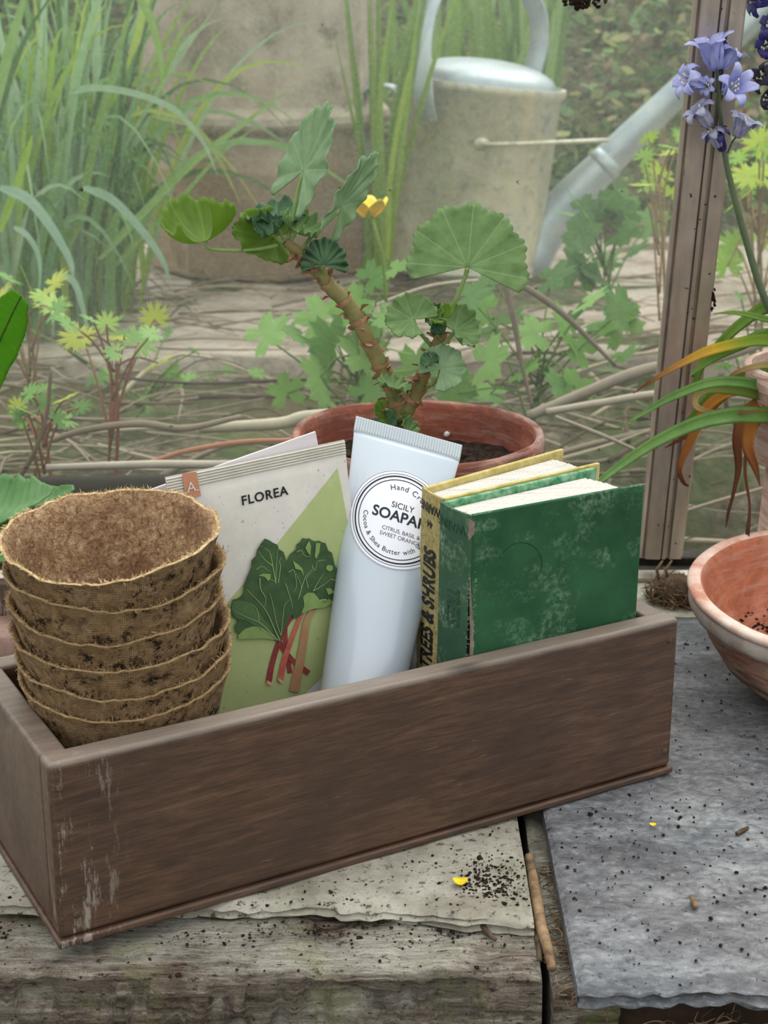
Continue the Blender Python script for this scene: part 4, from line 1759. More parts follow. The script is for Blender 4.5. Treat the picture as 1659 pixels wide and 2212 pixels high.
# (attachment, midrib direction, radius, tilt, cup, ruffle, gap, material, roll, aspect, dy, petiole pixels)
LV = [
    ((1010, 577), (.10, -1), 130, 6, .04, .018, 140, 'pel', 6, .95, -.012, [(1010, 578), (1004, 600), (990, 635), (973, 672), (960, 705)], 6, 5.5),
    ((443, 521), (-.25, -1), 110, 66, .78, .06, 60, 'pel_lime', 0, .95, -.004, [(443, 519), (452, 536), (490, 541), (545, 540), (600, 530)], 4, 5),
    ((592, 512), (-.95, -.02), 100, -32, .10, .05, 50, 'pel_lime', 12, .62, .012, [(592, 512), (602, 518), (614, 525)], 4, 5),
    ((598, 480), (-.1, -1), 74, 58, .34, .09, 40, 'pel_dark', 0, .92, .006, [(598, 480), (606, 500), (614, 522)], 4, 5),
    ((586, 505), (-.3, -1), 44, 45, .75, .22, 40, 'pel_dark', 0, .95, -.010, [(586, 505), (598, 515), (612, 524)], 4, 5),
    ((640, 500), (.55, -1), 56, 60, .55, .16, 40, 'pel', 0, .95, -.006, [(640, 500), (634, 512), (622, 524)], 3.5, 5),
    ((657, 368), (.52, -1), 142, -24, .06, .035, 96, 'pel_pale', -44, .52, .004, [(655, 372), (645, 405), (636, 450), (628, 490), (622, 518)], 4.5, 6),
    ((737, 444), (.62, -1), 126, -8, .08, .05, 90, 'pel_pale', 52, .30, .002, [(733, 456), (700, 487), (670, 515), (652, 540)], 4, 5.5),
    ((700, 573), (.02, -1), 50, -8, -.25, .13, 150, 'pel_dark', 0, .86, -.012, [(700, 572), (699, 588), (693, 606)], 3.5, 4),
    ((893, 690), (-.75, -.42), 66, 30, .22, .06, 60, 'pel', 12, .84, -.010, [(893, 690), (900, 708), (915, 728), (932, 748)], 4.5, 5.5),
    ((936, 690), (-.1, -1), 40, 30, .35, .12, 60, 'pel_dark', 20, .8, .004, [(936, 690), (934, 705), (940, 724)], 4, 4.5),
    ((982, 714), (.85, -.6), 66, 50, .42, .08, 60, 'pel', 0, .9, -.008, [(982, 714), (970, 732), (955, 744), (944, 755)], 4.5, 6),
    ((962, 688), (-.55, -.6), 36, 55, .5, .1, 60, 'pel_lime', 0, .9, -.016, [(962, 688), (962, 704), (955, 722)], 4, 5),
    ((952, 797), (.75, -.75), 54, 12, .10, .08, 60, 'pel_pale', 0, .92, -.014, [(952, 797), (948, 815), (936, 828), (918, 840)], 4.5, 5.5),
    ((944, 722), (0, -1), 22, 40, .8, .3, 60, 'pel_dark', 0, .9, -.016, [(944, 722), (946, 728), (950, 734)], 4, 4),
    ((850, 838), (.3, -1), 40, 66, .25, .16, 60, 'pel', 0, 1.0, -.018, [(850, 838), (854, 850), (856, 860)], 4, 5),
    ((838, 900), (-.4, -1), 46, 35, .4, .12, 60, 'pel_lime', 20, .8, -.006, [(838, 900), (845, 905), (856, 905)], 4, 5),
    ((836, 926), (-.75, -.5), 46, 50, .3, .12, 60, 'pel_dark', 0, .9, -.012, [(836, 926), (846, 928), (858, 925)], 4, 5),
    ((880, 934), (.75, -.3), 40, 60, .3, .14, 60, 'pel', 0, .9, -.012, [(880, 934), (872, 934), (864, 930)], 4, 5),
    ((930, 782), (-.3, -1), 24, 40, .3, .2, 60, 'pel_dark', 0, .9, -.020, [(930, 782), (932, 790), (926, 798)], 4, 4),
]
for k, (att, up, Rp, tilt, cup, ruf, gap, mat, roll, asp, dy, pet, r0, r1) in enumerate(LV):
    lf, a0 = pel_leaf(att, up, Rp, tilt, cup, ruf, gap, mat, roll, asp, dy, k)
    pts = []
    nP = len(pet)
    P = spline([at(x, y, PELY + dy * (1 - i / (nP - 1)) + -.004 * i / (nP - 1)) for i, (x, y) in enumerate(pet)], 6)
    m_ = MB().tube(P, interp([r0 * PX * .8, r1 * PX * .8], len(P)), 8)
    keep(m_.build('petiole', M['petiole']), lf)
tag(pel, 'gnarled pelargonium with scalloped green leaves in a terracotta pot behind the box', 'potted plant')

# ------------------------------------------------------------------ terracotta bowl on the slate
BWY = .842
bc_ = at(1824, 1263, BWY)
bdep = (bc_ - CAM).dot(FWD)
BR = 337 / F_PX * bdep
bh = bc_.z - .0035
BTILT = math.radians(4)
bowl = empty('terracotta_bowl', (bc_.x, bc_.y, BR * .5 * math.sin(BTILT) + .0004), (BTILT, 0, 0))
mb = MB()
prof = [(.0001, 0), (BR * .50, 0), (BR * .55, .002), (BR * .74, bh * .26), (BR * .855, bh * .52), (BR * .915, bh - .0165), (BR * .925, bh - .0155), (BR * .965, bh - .0150), (BR * .985, bh - .012), (BR * .985, bh - .0065), (BR * .975, bh - .0050), (BR * .99, bh - .0042), (BR, bh - .0022), (BR * .992, bh - .0005),
        (BR * .965, bh), (BR * .915, bh - .0006), (BR * .895, bh - .003), (BR * .86, bh - .014), (BR * .80, bh * .5), (BR * .68, .016), (BR * .50, .0085), (.0001, .0065)]
mb.lathe(prof, 140, 0, potfn(6.5, .0014))
for i in range(len(prof)):
    for k in range(140):
        q = i * 140 + k
        if q < len(mb.m):
            mb.m[q] = 1 if 11 <= i <= 14 else (2 if i > 14 else (3 if 6 <= i <= 9 else 0))
b_o = mb.build('bowl_body', [M['terra_bowl'], M['bloom_rim'], M['terra_bowl_in'], m_simple('grey_limed_band', '#9b8f88', .85, .25, col2='#b9b0aa', vs=70, bump=.4)], bowl, autosmooth=70)
tag(bowl, 'shallow terracotta bowl with a thick limed rim at the right edge of the bench', 'bowl')
mb = MB()
rq = random.Random(23)


def bowl_z(r):
    if r < BR * .50:
        return .0065 + .002 * r / (BR * .5)
    if r < BR * .68:
        return .0085 + .0075 * (r - BR * .50) / (BR * .18)
    return .016 + (bh * .5 - .016) * (r - BR * .68) / (BR * .12)


for k in range(900):
    th = rq.uniform(PI * .55, PI * 1.5)
    r = BR * .74 * rq.random() ** .6
    s_ = rq.uniform(.0004, .0022) * (1 if rq.random() < .25 else .6)
    pz = V((bc_.x, bc_.y, BR * .5 * math.sin(BTILT) + .0004)) + Matrix.Rotation(BTILT, 3, 'X') @ V((r * math.cos(th), r * math.sin(th), bowl_z(r) + s_ * .4))
    mb.ico(pz, s_, 1, .45, (1, 1, .6), rnd=rq)
tag(mb.build('soil_crumbs', M['soil']), 'dark soil crumbs scattered on the floor of the terracotta bowl', 'soil', None, 'stuff')

# ------------------------------------------------------------------ bluebell in its pot at the right
BBY = .965
M['bb_leaf'] = m_leaf('bluebell_leaf', '#5c8430', '#7fa048', None, .35, '#98bc40', .4, 60)
M['bb_leaf_dark'] = m_leaf('bluebell_leaf_dark', '#4f7838', '#6f974c', None, .25, '#86a848', .38, 60)


def m_grad_leaf(name, stops, trans=.35):
    m = Mat(name, .55, spec=.3)
    u = m.sep(m.coord('UV'))
    wob = m.math('ADD', u[1], m.math('MULTIPLY', m.noise(m.coord('Object', (1, 1, 1)), 130, 3, .6), .14))
    c = m.ramp(wob, stops)
    m.base(c)
    m.bump(m.wave(m.coord('UV', (1, 0, 0)), 5, .5, 1), .3, .0006)
    m.translucent(c, trans)
    return m


M['bb_tip'] = m_grad_leaf('yellowing_leaf', [(0.05, '#6f9a35'), (0.5, '#8aa83a'), (0.66, '#d9b93a'), (0.80, '#c08a45'), (0.95, '#7a4b2c')])
M['bb_curl'] = m_grad_leaf('curled_leaf', [(0.05, '#6b8f35'), (0.45, '#93ab55'), (0.7, '#b7a06a'), (0.95, '#8a5f3c')])
M['bb_orange'] = m_grad_leaf('withered_orange_leaf', [(0.05, '#d9ab3c'), (0.4, '#c98d33'), (0.75, '#a0622c'), (1.0, '#7a4a28')], .45)
M['bb_brown'] = m_grad_leaf('withered_brown_leaf', [(0.05, '#8d9a3c'), (0.25, '#a5702f'), (0.6, '#7b4a2c'), (1.0, '#4b2f22')], .25)
bb = empty('potted_bluebell', (0, 0, 0))
bpx = at(1786, 960, BBY)
bz1 = at(1786, 790, BBY).z
bz0 = at(1640, 1030, BBY - .03).z
BPR = (1786 - 1622) / F_PX * (bpx - CAM).dot(FWD)
M['pot_pale'] = m_terracotta('pale_pink_terracotta', .9, '#a57f70', '#86645a')
mb = MB()
hh_ = bz1 - bz0
prof = [(.0001, 0), (BPR * .80, 0), (BPR * .93, .002), (BPR * .95, .008), (BPR * 1.0, hh_ * .5), (BPR * 1.04, hh_ - .012), (BPR * 1.12, hh_ - .012), (BPR * 1.14, hh_ - .001), (BPR * 1.12, hh_), (BPR * 1.04, hh_), (BPR * 1.0, hh_ - .01), (.0001, hh_ - .012)]
mb.lathe(prof, 64, 0, potfn(4.4, .0008))
keep(mb.build('flower_pot', M['pot_pale'], loc=(bpx.x, BBY, bz0), autosmooth=60), bb)


mb = MB().lathe([(BPR * .99, hh_ - .0105), (BPR * .5, hh_ - .008), (.0001, hh_ - .006)], 40, 0, lambda r, z, th, i: (r, z + .0015 * nz(r * 90, th * 2, 4)))
for k in range(160):
    r_, th_ = BPR * .93 * rq.random() ** .5, rq.random() * 2 * PI
    mb.ico((r_ * math.cos(th_), r_ * math.sin(th_), hh_ - .0075), rq.uniform(.0008, .0022), 1, .4, rnd=rq)
keep(mb.build('soil', M['soil'], loc=(bpx.x, BBY, bz0)), bb)['kind'] = 'stuff'


def PB(px, py, dy=0.0):
    return at(px, py, BBY + dy)


BPX = (PB(1560, 700) - CAM).dot(FWD) / F_PX
crown = [(1770, 815), (1786, 835)]


def bleaf(name, pix, halfw, mat, dys=(0, 0), fold=.3, thick=.0006, face=None, twist=0.0):
    P3 = []
    n_ = len(pix)
    for i, (x, y) in enumerate(pix):
        t = i / (n_ - 1)
        P3.append(PB(x, y, dys[0] + (dys[1] - dys[0]) * t))
    P3 = spline(P3, 9)
    hw = interp([h * BPX for h in halfw], len(P3))
    m_ = MB()
    blade(m_, P3, hw, face, fold, 0, None, thick, twist)
    return keep(m_.build(name, mat), bb)


C0 = (1786, 850)
bleaf('leaf', [C0, (1730, 880), (1659, 896), (1580, 898), (1500, 916), (1410, 958), (1340, 1005), (1292, 1042)], [16, 17, 18, 17, 15, 12, 9, 6], M['bb_leaf_dark'], (0, -.09), .45)
bleaf('leaf', [C0, (1740, 850), (1680, 842), (1600, 826), (1530, 828), (1450, 858), (1390, 892), (1345, 918)], [13, 13, 13, 12, 11, 9, 5, .6], M['bb_leaf_dark'], (0, -.045), .45)
bleaf('yellowing_leaf', [C0, (1740, 770), (1690, 742), (1640, 735), (1580, 745), (1520, 762), (1450, 797), (1400, 828), (1368, 850)], [12, 14, 14, 13, 12, 11, 6, 4, .8], M['bb_tip'], (0, -.035), .35)
bleaf('leaf', [C0, (1720, 750), (1660, 722), (1600, 745), (1545, 770), (1512, 792), (1489, 812)], [10, 12, 13, 12, 10, 8, .8], M['bb_leaf'], (0, -.02))
bleaf('leaf', [C0, (1720, 690), (1660, 664), (1600, 700), (1550, 748), (1515, 790), (1500, 830)], [12, 13, 14, 12, 10, 9, 6], M['bb_leaf'], (0, .005))
bleaf('leaf', [C0, (1730, 740), (1690, 702), (1640, 686), (1590, 676), (1541, 677)], [9, 9, 8, 7, 5, .7], M['bb_leaf'], (0, -.03))
bleaf('curled_leaf', [C0, (1720, 868), (1659, 855), (1590, 842), (1535, 840), (1506, 855), (1504, 878), (1535, 890), (1590, 892), (1655, 886)], [13, 14, 14, 13, 11, 8, 7, 6, 4, 2], M['bb_curl'], (0, -.04), .3)
bleaf('leaf', [C0, (1700, 800), (1640, 800), (1580, 822), (1530, 860), (1500, 895), (1468, 935)], [9, 10, 10, 9, 9, 8, 5], M['bb_leaf'], (0, .01))
bleaf('withered_leaf', [C0, (1660, 850), (1580, 850), (1530, 880), (1505, 930), (1480, 985), (1470, 1015), (1478, 1040), (1488, 1050)], [6, 8, 10, 12, 12, 11, 8, 8, 3], M['bb_orange'], (0, -.015), .5, twist=1.5)
bleaf('withered_leaf', [C0, (1700, 850), (1640, 870), (1608, 900), (1598, 950), (1600, 1010), (1588, 1060), (1575, 1105), (1568, 1140)], [8, 9, 11, 14, 16, 14, 10, 8, .8], M['bb_brown'], (0, -.035), .5, twist=2.2)
bleaf('withered_leaf', [C0, (1700, 870), (1650, 890), (1622, 930), (1610, 1010), (1620, 1090), (1617, 1150), (1612, 1232)], [5, 5, 5, 4, 4, 3, 6, .7], M['bb_brown'], (0, -.06), .5, twist=1.2)
bleaf('withered_leaf', [C0, (1720, 870), (1660, 885), (1625, 920), (1618, 965), (1634, 1010), (1642, 1050)], [8, 9, 13, 16, 14, 9, .8], M['bb_orange'], (0, -.055), .4, twist=1.0)
bleaf('withered_leaf', [C0, (1700, 840), (1600, 840), (1540, 880), (1490, 935), (1436, 968)], [4, 5, 6, 7, 7, 1], M['bb_orange'], (0, .01), .3)
bleaf('leaf', [C0, (1720, 810), (1680, 792), (1640, 790), (1590, 805), (1560, 830)], [8, 9, 8, 7, 5, 1], M['bb_curl'], (0, -.02))

M['bell'] = m_leaf('bluebell_petal', '#aab1ec', '#d8dbfb', None, .35, '#c9cefc', .5, 200)
M['bell_pale'] = m_leaf('bluebell_petal_fading', '#9496bd', '#c9cae2', None, .25, '#b9bce4', .6, 200)
M['bell_dark'] = m_leaf('bluebell_petal_dark', '#33306b', '#5450a0', None, .2, '#5c58b5', .6, 200)
M['bell_black'] = m_leaf('bluebell_petal_withered', '#26222f', '#4a4560', None, .1, '#4a4560', .7, 200)
M['bb_stem'] = m_simple('bluebell_stem', '#4c5a47', .5, .4, col2='#5c6f50', vs=50)
M['anther'] = m_simple('cream_anther', '#dfe0b8', .6, .3)


def flower(px, py, d, Lpx, mat, parent, open_=1.0, seed=0, dy=0.0, curl=1.0, att=None, face=.0):
    """bell with six recurving petals. d: direction of the mouth in the picture (x,y down) plus a part towards the camera"""
    rl = random.Random(seed)
    o = PB(px, py, dy)
    ax = (RIGHT * d[0] - CUP * d[1] + TOC * d[2]).normalized()
    a = ax.orthogonal().normalized()
    b = ax.cross(a)
    L_ = Lpx * 1.25 * BPX
    m_ = MB()
    for k in range(6):
        th = 2 * PI * (k + .5 * rl.random() * .3) / 6 + rl.random() * .2 + seed
        rd = a * math.cos(th) + b * math.sin(th)
        td = -a * math.sin(th) + b * math.cos(th)
        cu = curl * rl.uniform(.7, 1.25)
        vs, uv = [], []
        NN = 10
        for i in range(NN + 1):
            t = i / NN
            r = L_ * (.05 + .26 * open_ * t ** .8)
            z = L_ * t * (1 - .10 * open_)
            if t > .55:
                q = (t - .55) / .45
                ang = q * 2.6 * cu
                R0 = L_ * .20 / max(.3, cu)
                r = L_ * (.05 + .26 * open_ * .55 ** .8) + R0 * (1 - math.cos(ang)) * 1.1
                z = L_ * .55 * (1 - .10 * open_) + R0 * math.sin(ang) * 1.35
            wd = L_ * .215 * math.sin(PI * min(1, .12 + t * .86)) ** .40
            for s_ in (-1, -.5, 0, .5, 1):
                vs.append(o + ax * z + rd * (r - .10 * wd * s_ * s_) + td * (s_ * wd))
                uv.append((.5 + s_ / 2, t))
        m_.add(vs, [(i * 5 + c_, i * 5 + c_ + 1, i * 5 + c_ + 6, i * 5 + c_ + 5) for i in range(NN) for c_ in range(4)], 0, uv)
    ob = keep(m_.build('flower', mat), parent)
    sol = ob.modifiers.new('thickness', 'SOLIDIFY')
    sol.thickness = .0003
    m_ = MB()
    for k in range(6):
        th = 2 * PI * k / 6 + seed
        rd = a * math.cos(th) + b * math.sin(th)
        p1 = o + ax * (L_ * rl.uniform(.5, .8)) + rd * (L_ * .14)
        m_.tube([o, o + ax * (L_ * .3) + rd * L_ * .08, p1], [.0002, .0002, .0002], 4)
        m_.ico(p1, .0006, 1, .2, (1, 1, 1.6), rnd=rl)
    keep(m_.build('stamens', M['anther']), ob)
    if att:
        P = spline([PB(att[0], att[1], 0), (PB(att[0], att[1], 0) + o) / 2 + V((0, 0, .0015)), o], 5)
        m_ = MB().tube(P, [1.9 * BPX] * len(P), 6)
        keep(m_.build('flower_stalk', M['bb_stem']), ob)
    return ob


stem_pts = [(1786, 850), (1740, 790), (1690, 712), (1650, 640), (1612, 520), (1580, 400), (1565, 330), (1558, 270), (1552, 200), (1550, 150)]
P = spline([PB(x, y, -.012 * i / 9) for i, (x, y) in enumerate(stem_pts)], 8)
m_ = MB().tube(P, interp([11 * BPX, 9.5 * BPX, 8.5 * BPX, 8 * BPX, 7 * BPX, 6 * BPX, 5 * BPX, 4 * BPX, 3 * BPX], len(P)), 12)
fst = keep(m_.build('flower_stem', M['bb_stem']), bb)
P = spline([PB(1570, 340, -.008), PB(1566, 370, -.006), PB(1572, 420, -.006), PB(1580, 440, -.008)], 5)
FL = [
    (1547, 150, (-.35, -.9, .55), 62, 'bell', 1.25, 1, -.016, .75, (1552, 165)),
    (1558, 148, (.55, -.8, .3), 46, 'bell', 1.0, 2, -.012, 1.0, (1552, 165)),
    (1522, 182, (-.95, -.12, .35), 54, 'bell', .85, 3, -.016, 1.2, (1553, 205)),
    (1534, 190, (-.5, .1, .9), 28, 'bell', .8, 4, -.012, 1.0, (1553, 205)),
    (1566, 200, (.35, -.1, .9), 52, 'bell', 1.35, 5, -.016, .8, (1556, 222)),
    (1534, 272, (-.75, -.75, .4), 52, 'bell_pale', .8, 6, -.016, 1.1, (1562, 300)),
    (1590, 296, (.35, -.8, .6), 48, 'bell_pale', 1.3, 7, -.014, 1.2, (1572, 330)),
    (1562, 325, (-.45, -.8, .35), 44, 'bell_dark', .55, 8, -.010, 1.3, (1564, 328)),
    (1553, 318, (-.5, -.85, .35), 40, 'bell_pale', .6, 9, -.014, 1.3, (1564, 328)),
]
for f_ in FL:
    flower(f_[0], f_[1], f_[2], f_[3], M[f_[4]], bb, f_[5], f_[6], f_[7], f_[8], f_[9])
# second flower stem, only its withering dark bells reach into view
stem2 = [(1786, 850), (1770, 700), (1735, 500), (1705, 300), (1690, 120), (1682, -40), (1675, -120)]
P = spline([PB(x, y, .0) for x, y in stem2], 8)
m_ = MB().tube(P, interp([9 * BPX, 8 * BPX, 6 * BPX, 4 * BPX], len(P)), 10)
keep(m_.build('flower_stem', M['bb_stem']), bb)
for f_ in [(1672, -2, (-.95, .1, .25), 50, 'bell_dark', .9, 12, 0, .9, (1686, 20)), (1688, 62, (-.9, -.2, .5), 42, 'bell_dark', 1.0, 13, 0, 1.3, (1688, 70)),
           
           (1684, 98, (-.95, .1, .4), 44, 'bell_dark', .9, 14, 0, 1.2, (1690, 120)), (1684, 174, (-.95, -.1, .3), 50, 'bell_black', .7, 15, 0, 1.1, (1694, 190)),
           (1680, 222, (-.8, -.2, .5), 38, 'bell_black', .9, 17, 0, 1.4, (1696, 230))]:
    flower(f_[0], f_[1], f_[2], f_[3], M[f_[4]], bb, f_[5], f_[6], f_[7], f_[8], f_[9])
tag(bb, 'potted bluebell with lilac flowers, arching green leaves and withered orange ones', 'potted plant')
# upturned pot carrying it
mb = MB()
r_up = BPR * .76
mb.lathe([(.0001, .004), (BPR * .84, .003), (BPR * .87, 0), (BPR * .88, .006), (BPR * .88, .020), (BPR * .82, .022), (r_up, bz0 - .004), (r_up * .96, bz0 - .0015), (.0001, bz0 - .0015)], 64, 0, potfn(7.7, .0008))
tag(mb.build('upturned_pot', M['pot_pale'], loc=(bpx.x, BBY, .0012), autosmooth=60), 'upturned pale terracotta pot carrying the bluebell pot behind the bowl', 'flower pot')

# ------------------------------------------------------------------ fern at the left edge
M['fern'] = m_leaf('hart_tongue_leaf', '#3e6d14', '#5c8f1c', None, .5, '#8ac81e', .3, 50)
M['broad'] = m_leaf('broad_green_leaf', '#58865090'[:7], '#86ac78', None, .3, '#86b060', .45, 14)
fern = empty('potted_fern', (0, 0, 0))
FY = .93


def PF(px, py, dy=0.0):
    return at(px, py, FY + dy)


FPX = (PF(0, 700) - CAM).dot(FWD) / F_PX


def wavy_strap(name, pix, halfw, mat, dys=(0, 0), wave=.12, face=None, rib=True, fold=.12):
    n_ = len(pix)
    P3 = spline([PF(x, y, dys[0] + (dys[1] - dys[0]) * i / (n_ - 1)) for i, (x, y) in enumerate(pix)], 10)
    hw = interp([h * FPX for h in halfw], len(P3))
    vs, uv, fs = [], [], []
    fc = V(face) if face else TOC
    N_ = 12
    for i, p in enumerate(P3):
        t = (P3[min(i + 1, len(P3) - 1)] - P3[max(0, i - 1)]).normalized()
        s_ = t.cross(fc).normalized()
        nn = s_.cross(t)
        for k in range(N_ + 1):
            q = -1 + 2 * k / N_
            h = fold * abs(q) + wave * abs(q) ** 2 * math.sin(i * .9 + (0 if q < 0 else 1.5)) + .05 * math.sin(abs(q) * 3 + i * 2.1) * (abs(q) > .1)
            vs.append(p + s_ * (q * hw[i]) + nn * (h * hw[i]))
            uv.append((k / N_, i / len(P3)))
    for i in range(len(P3) - 1):
        for k in range(N_):
            a = i * (N_ + 1) + k
            fs.append((a, a + 1, a + N_ + 2, a + N_ + 1))
    m_ = MB().add(vs, fs, 0, uv)
    o = keep(m_.build(name, mat), fern)
    so_ = o.modifiers.new('thickness', 'SOLIDIFY')
    so_.thickness = .0006
    if rib:
        mr_ = MB().tube(P3, interp([3.2 * FPX, 1.6 * FPX], len(P3)), 6)
        keep(mr_.build('midrib', m_simple('dark_midrib', '#31500f', .5, .3)), o)
    return o


wavy_strap('frond', [(-110, 1120), (-85, 1000), (-60, 900), (-30, 800), (0, 735), (28, 675), (46, 640)], [14, 22, 34, 46, 50, 42, 22], M['fern'], (.02, -.03), .05)
wavy_strap('frond', [(-110, 1120), (-150, 950), (-170, 800), (-190, 640)], [14, 30, 40, 10], M['fern'], (.02, .0), .08)
wavy_strap('frond', [(-110, 1120), (-60, 1080), (0, 1095), (60, 1085), (110, 1062)], [22, 70, 88, 66, 12], M['broad'], (.02, -.02), .10, (0, -.55, 1), False, .2)
wavy_strap('frond', [(-110, 1120), (-60, 1150), (0, 1175), (40, 1190), (70, 1196)], [22, 60, 62, 40, 6], M['broad'], (.02, -.05), .10, (0, -.8, .8), False)
wavy_strap('frond', [(-110, 1120), (-40, 1090), (60, 1078), (110, 1070), (160, 1052)], [14, 28, 32, 30, 8], M['broad'], (.02, .03), .10, (0, -.5, 1), False)
fp = PF(-125, 1230)
mb = MB()
mb.lathe([(.0001, 0), (.034, 0), (.045, .048), (.049, .049), (.050, .060), (.046, .060), (.044, .052), (.0001, .052)], 48, 0, potfn(3.3, .0008))
keep(mb.build('flower_pot', M['terra'], loc=(fp.x - .012, FY + .02, .0005), autosmooth=60), fern)
tag(fern, 'glossy green fern with a strap frond at the left edge beside the peat pots', 'potted plant')

# small things behind the box at the left edge
pl = at(-8, 1290, .80)
mb = MB()
mb.box((-.03, -.045, 0), (.026, .045, .012))
ob = mb.build('pinkish_brick', m_simple('pinkish_brick_face', '#a58a80', .85, .2, col2='#7d6660', vs=60, bump=.6), loc=(atz(-20, 1345, .02).x, atz(-20, 1345, .02).y + .02, .0008), bevel=.004)
ob.rotation_euler = (0, 0, math.radians(24))
ob.scale = (1, 1, 1.6)
tag(ob, 'pinkish brick with dark soil on it at the left edge behind the box', 'brick')
pb = atz(-30, 1265, .040)
mb = MB()
mb.box((-.06, -.006, 0), (.030, .006, .040))
ob = mb.build('brown_plank', M['box'], loc=(pb.x, pb.y + .004, .0008), bevel=.001)
ob.rotation_euler = (0, 0, math.radians(10))
tag(ob, 'brown plank on edge with a pale top, behind the peat pots at the left', 'plank')

# ball of dry roots
rb_ = atz(1466, 1300, .004)
mb = MB()
rq = random.Random(31)
for k in range(420):
    d = V((rq.gauss(0, 1), rq.gauss(0, 1), rq.gauss(0, 1))).normalized()
    r = .017 * rq.uniform(.5, 1)
    p = V((d.x * r * 1.25, d.y * r, abs(d.z) * r * .95))
    t = d.cross(V((rq.gauss(0, 1), rq.gauss(0, 1), rq.gauss(0, 1)))).normalized()
    q1 = p + t * .005 + d * .002
    q2 = p + t * .010 + V((rq.gauss(0, 1), rq.gauss(0, 1), rq.gauss(0, 1))) * .0015 + d * .003
    q2.z, q1.z, p.z = max(q2.z, .0004), max(q1.z, .0004), max(p.z, .0004)
    mb.tube([p, q1, q2], [.00045, .0004, .0002], 5, rq.choice((0, 0, 0, 1)))
mb.ico((0, 0, .008), .0135, 2, .15, (1.2, 1, .7), 1, rnd=rq)
for dx in (0, .006):
    mb.tube([(-.012 + dx, 0, .014), (-.014 + dx, 0, .022), (-.010 + dx, .001, .028)], [.0012, .0011, .0006], 6, 0)
tag(mb.build('root_ball', [M['twig'], M['twig_dark']], loc=(rb_.x, rb_.y + .010, .0012)), 'tangled ball of dry brown roots between the box and the terracotta bowl', 'root ball')
# ------------------------------------------------------------------ outside the glass
def m_ground():
    m = Mat('mottled_garden_earth', .95, spec=.15)
    co = m.coord('Object')
    n1 = m.noise(co, 9, 7, .7)
    n2 = m.noise(co, 60, 5, .7)
    n3 = m.noise(co, 2.2, 4, .6)
    c = m.ramp(n2, [(0.3, '#2a271e'), (0.5, '#5d584a'), (0.7, '#8c8573')])
    c = m.mix(m.ramp(n1, [(0.42, 0), (0.6, .8)]), c, '#4d6034')
    c = m.mix(m.ramp(n3, [(0.52, 0), (0.66, .7)]), c, '#7a6656')
    dark_earth = m.mix(m.ramp(n2, [(0.4, 0), (0.7, 1)]), '#100e0b', '#2a251e')
    c = m.mix(m.ramp(m.math('MULTIPLY', m.sep(co)[1], .5), [(0.66, 1), (0.78, 0)]), c, dark_earth)  # earth colour turns darker close to the glass
    m.base(c)
    m.bump(n2, .8, .01)
    return m


def m_tint(name, trans=.3, rough=.6):
    """colour comes from each leaf's own tint"""
    m = Mat(name, rough, spec=.25)
    t = m.attr('tint')
    n = m.noise(m.coord('Object'), 60, 3, .6)
    c = m.mix(m.ramp(n, [(0.3, .35), (0.7, 0)]), t, m.mix(1.0, t, (.45, .5, .4, 1), 'MULTIPLY'))
    m.base(c)
    m.translucent(c, trans)
    return m


M['tint'] = m_tint('garden_foliage', .4)
M['tint_dry'] = m_tint('dry_stalks', .0, .85)
M['ground'] = m_ground()


def gz(x, y):
    """height of the ground"""
    base = -.055 + .015 * nz(x, y, 3, 4)
    if x > .15 and y < 1.55:
        base -= .13 * min(1, (x - .15) / .1) * (1 - max(0, (y - 1.3) / .25))
    if y > 1.7:
        base += .05 * min(1, (y - 1.7) / .1)
    if y > 2.6:
        t = y - 2.6
        base += .42 * t + .04 * nz(x, y, 9, 2.5) * min(1, t)
    return base


mb = MB()
NXg, NYg = 110, 120
vs = []
for j in range(NYg + 1):
    y = 1.063 + (7.0 - 1.063) * (j / NYg) ** 1.8
    for i in range(NXg + 1):
        x = -2.8 + 5.6 * i / NXg
        vs.append((x, y, gz(x, y) + .012 * nz(x, y, 1, 22)))
mb.add(vs, [(j * (NXg + 1) + i, j * (NXg + 1) + i + 1, (j + 1) * (NXg + 1) + i + 1, (j + 1) * (NXg + 1) + i) for j in range(NYg) for i in range(NXg)])
structure(mb.build('ground', M['ground']))


def m_pale_paving():
    m = Mat('pale_weathered_paving', .9, spec=.2)
    co = m.coord('Object')
    n1 = m.noise(co, 7, 6, .7)
    n2 = m.noise(m.coord('Object', (1, 2, 1)), 60, 5, .7)
    c = m.ramp(n1, [(0.3, '#6f6656'), (0.45, '#a0968a'), (0.7, '#beb5aa')])
    c = m.mix(m.ramp(n2, [(0.3, .7), (0.5, 0)]), c, '#6d6352')
    c = m.mix(m.ramp(m.noise(co, 5, 4, .6), [(0.55, 0), (0.72, .6)]), c, '#6c7350')
    m.base(c)
    m.bump(n2, .8, .004)
    return m


M['paving'] = m_pale_paving()
pv = rough_slab('stone_coping', M['paving'], -1.9, 1.9, lambda x: 1.74 + .02 * nz(x, 0, 2, 3) + .006 * nz(x, 0, 4, 14), 2.62, -.20, 0.0, 160, 60, .003, .012, .005, 12.0, 6)
tag(pv, 'long pale weathered stone coping outside the glass carrying the watering can', 'stone coping')

# chimney pot
cp = empty('chimney_pot')
ccx = at(552, 600, 2.19)
CR = .178
cc = V((ccx.x + .004, 2.19 + CR * .93, .002))


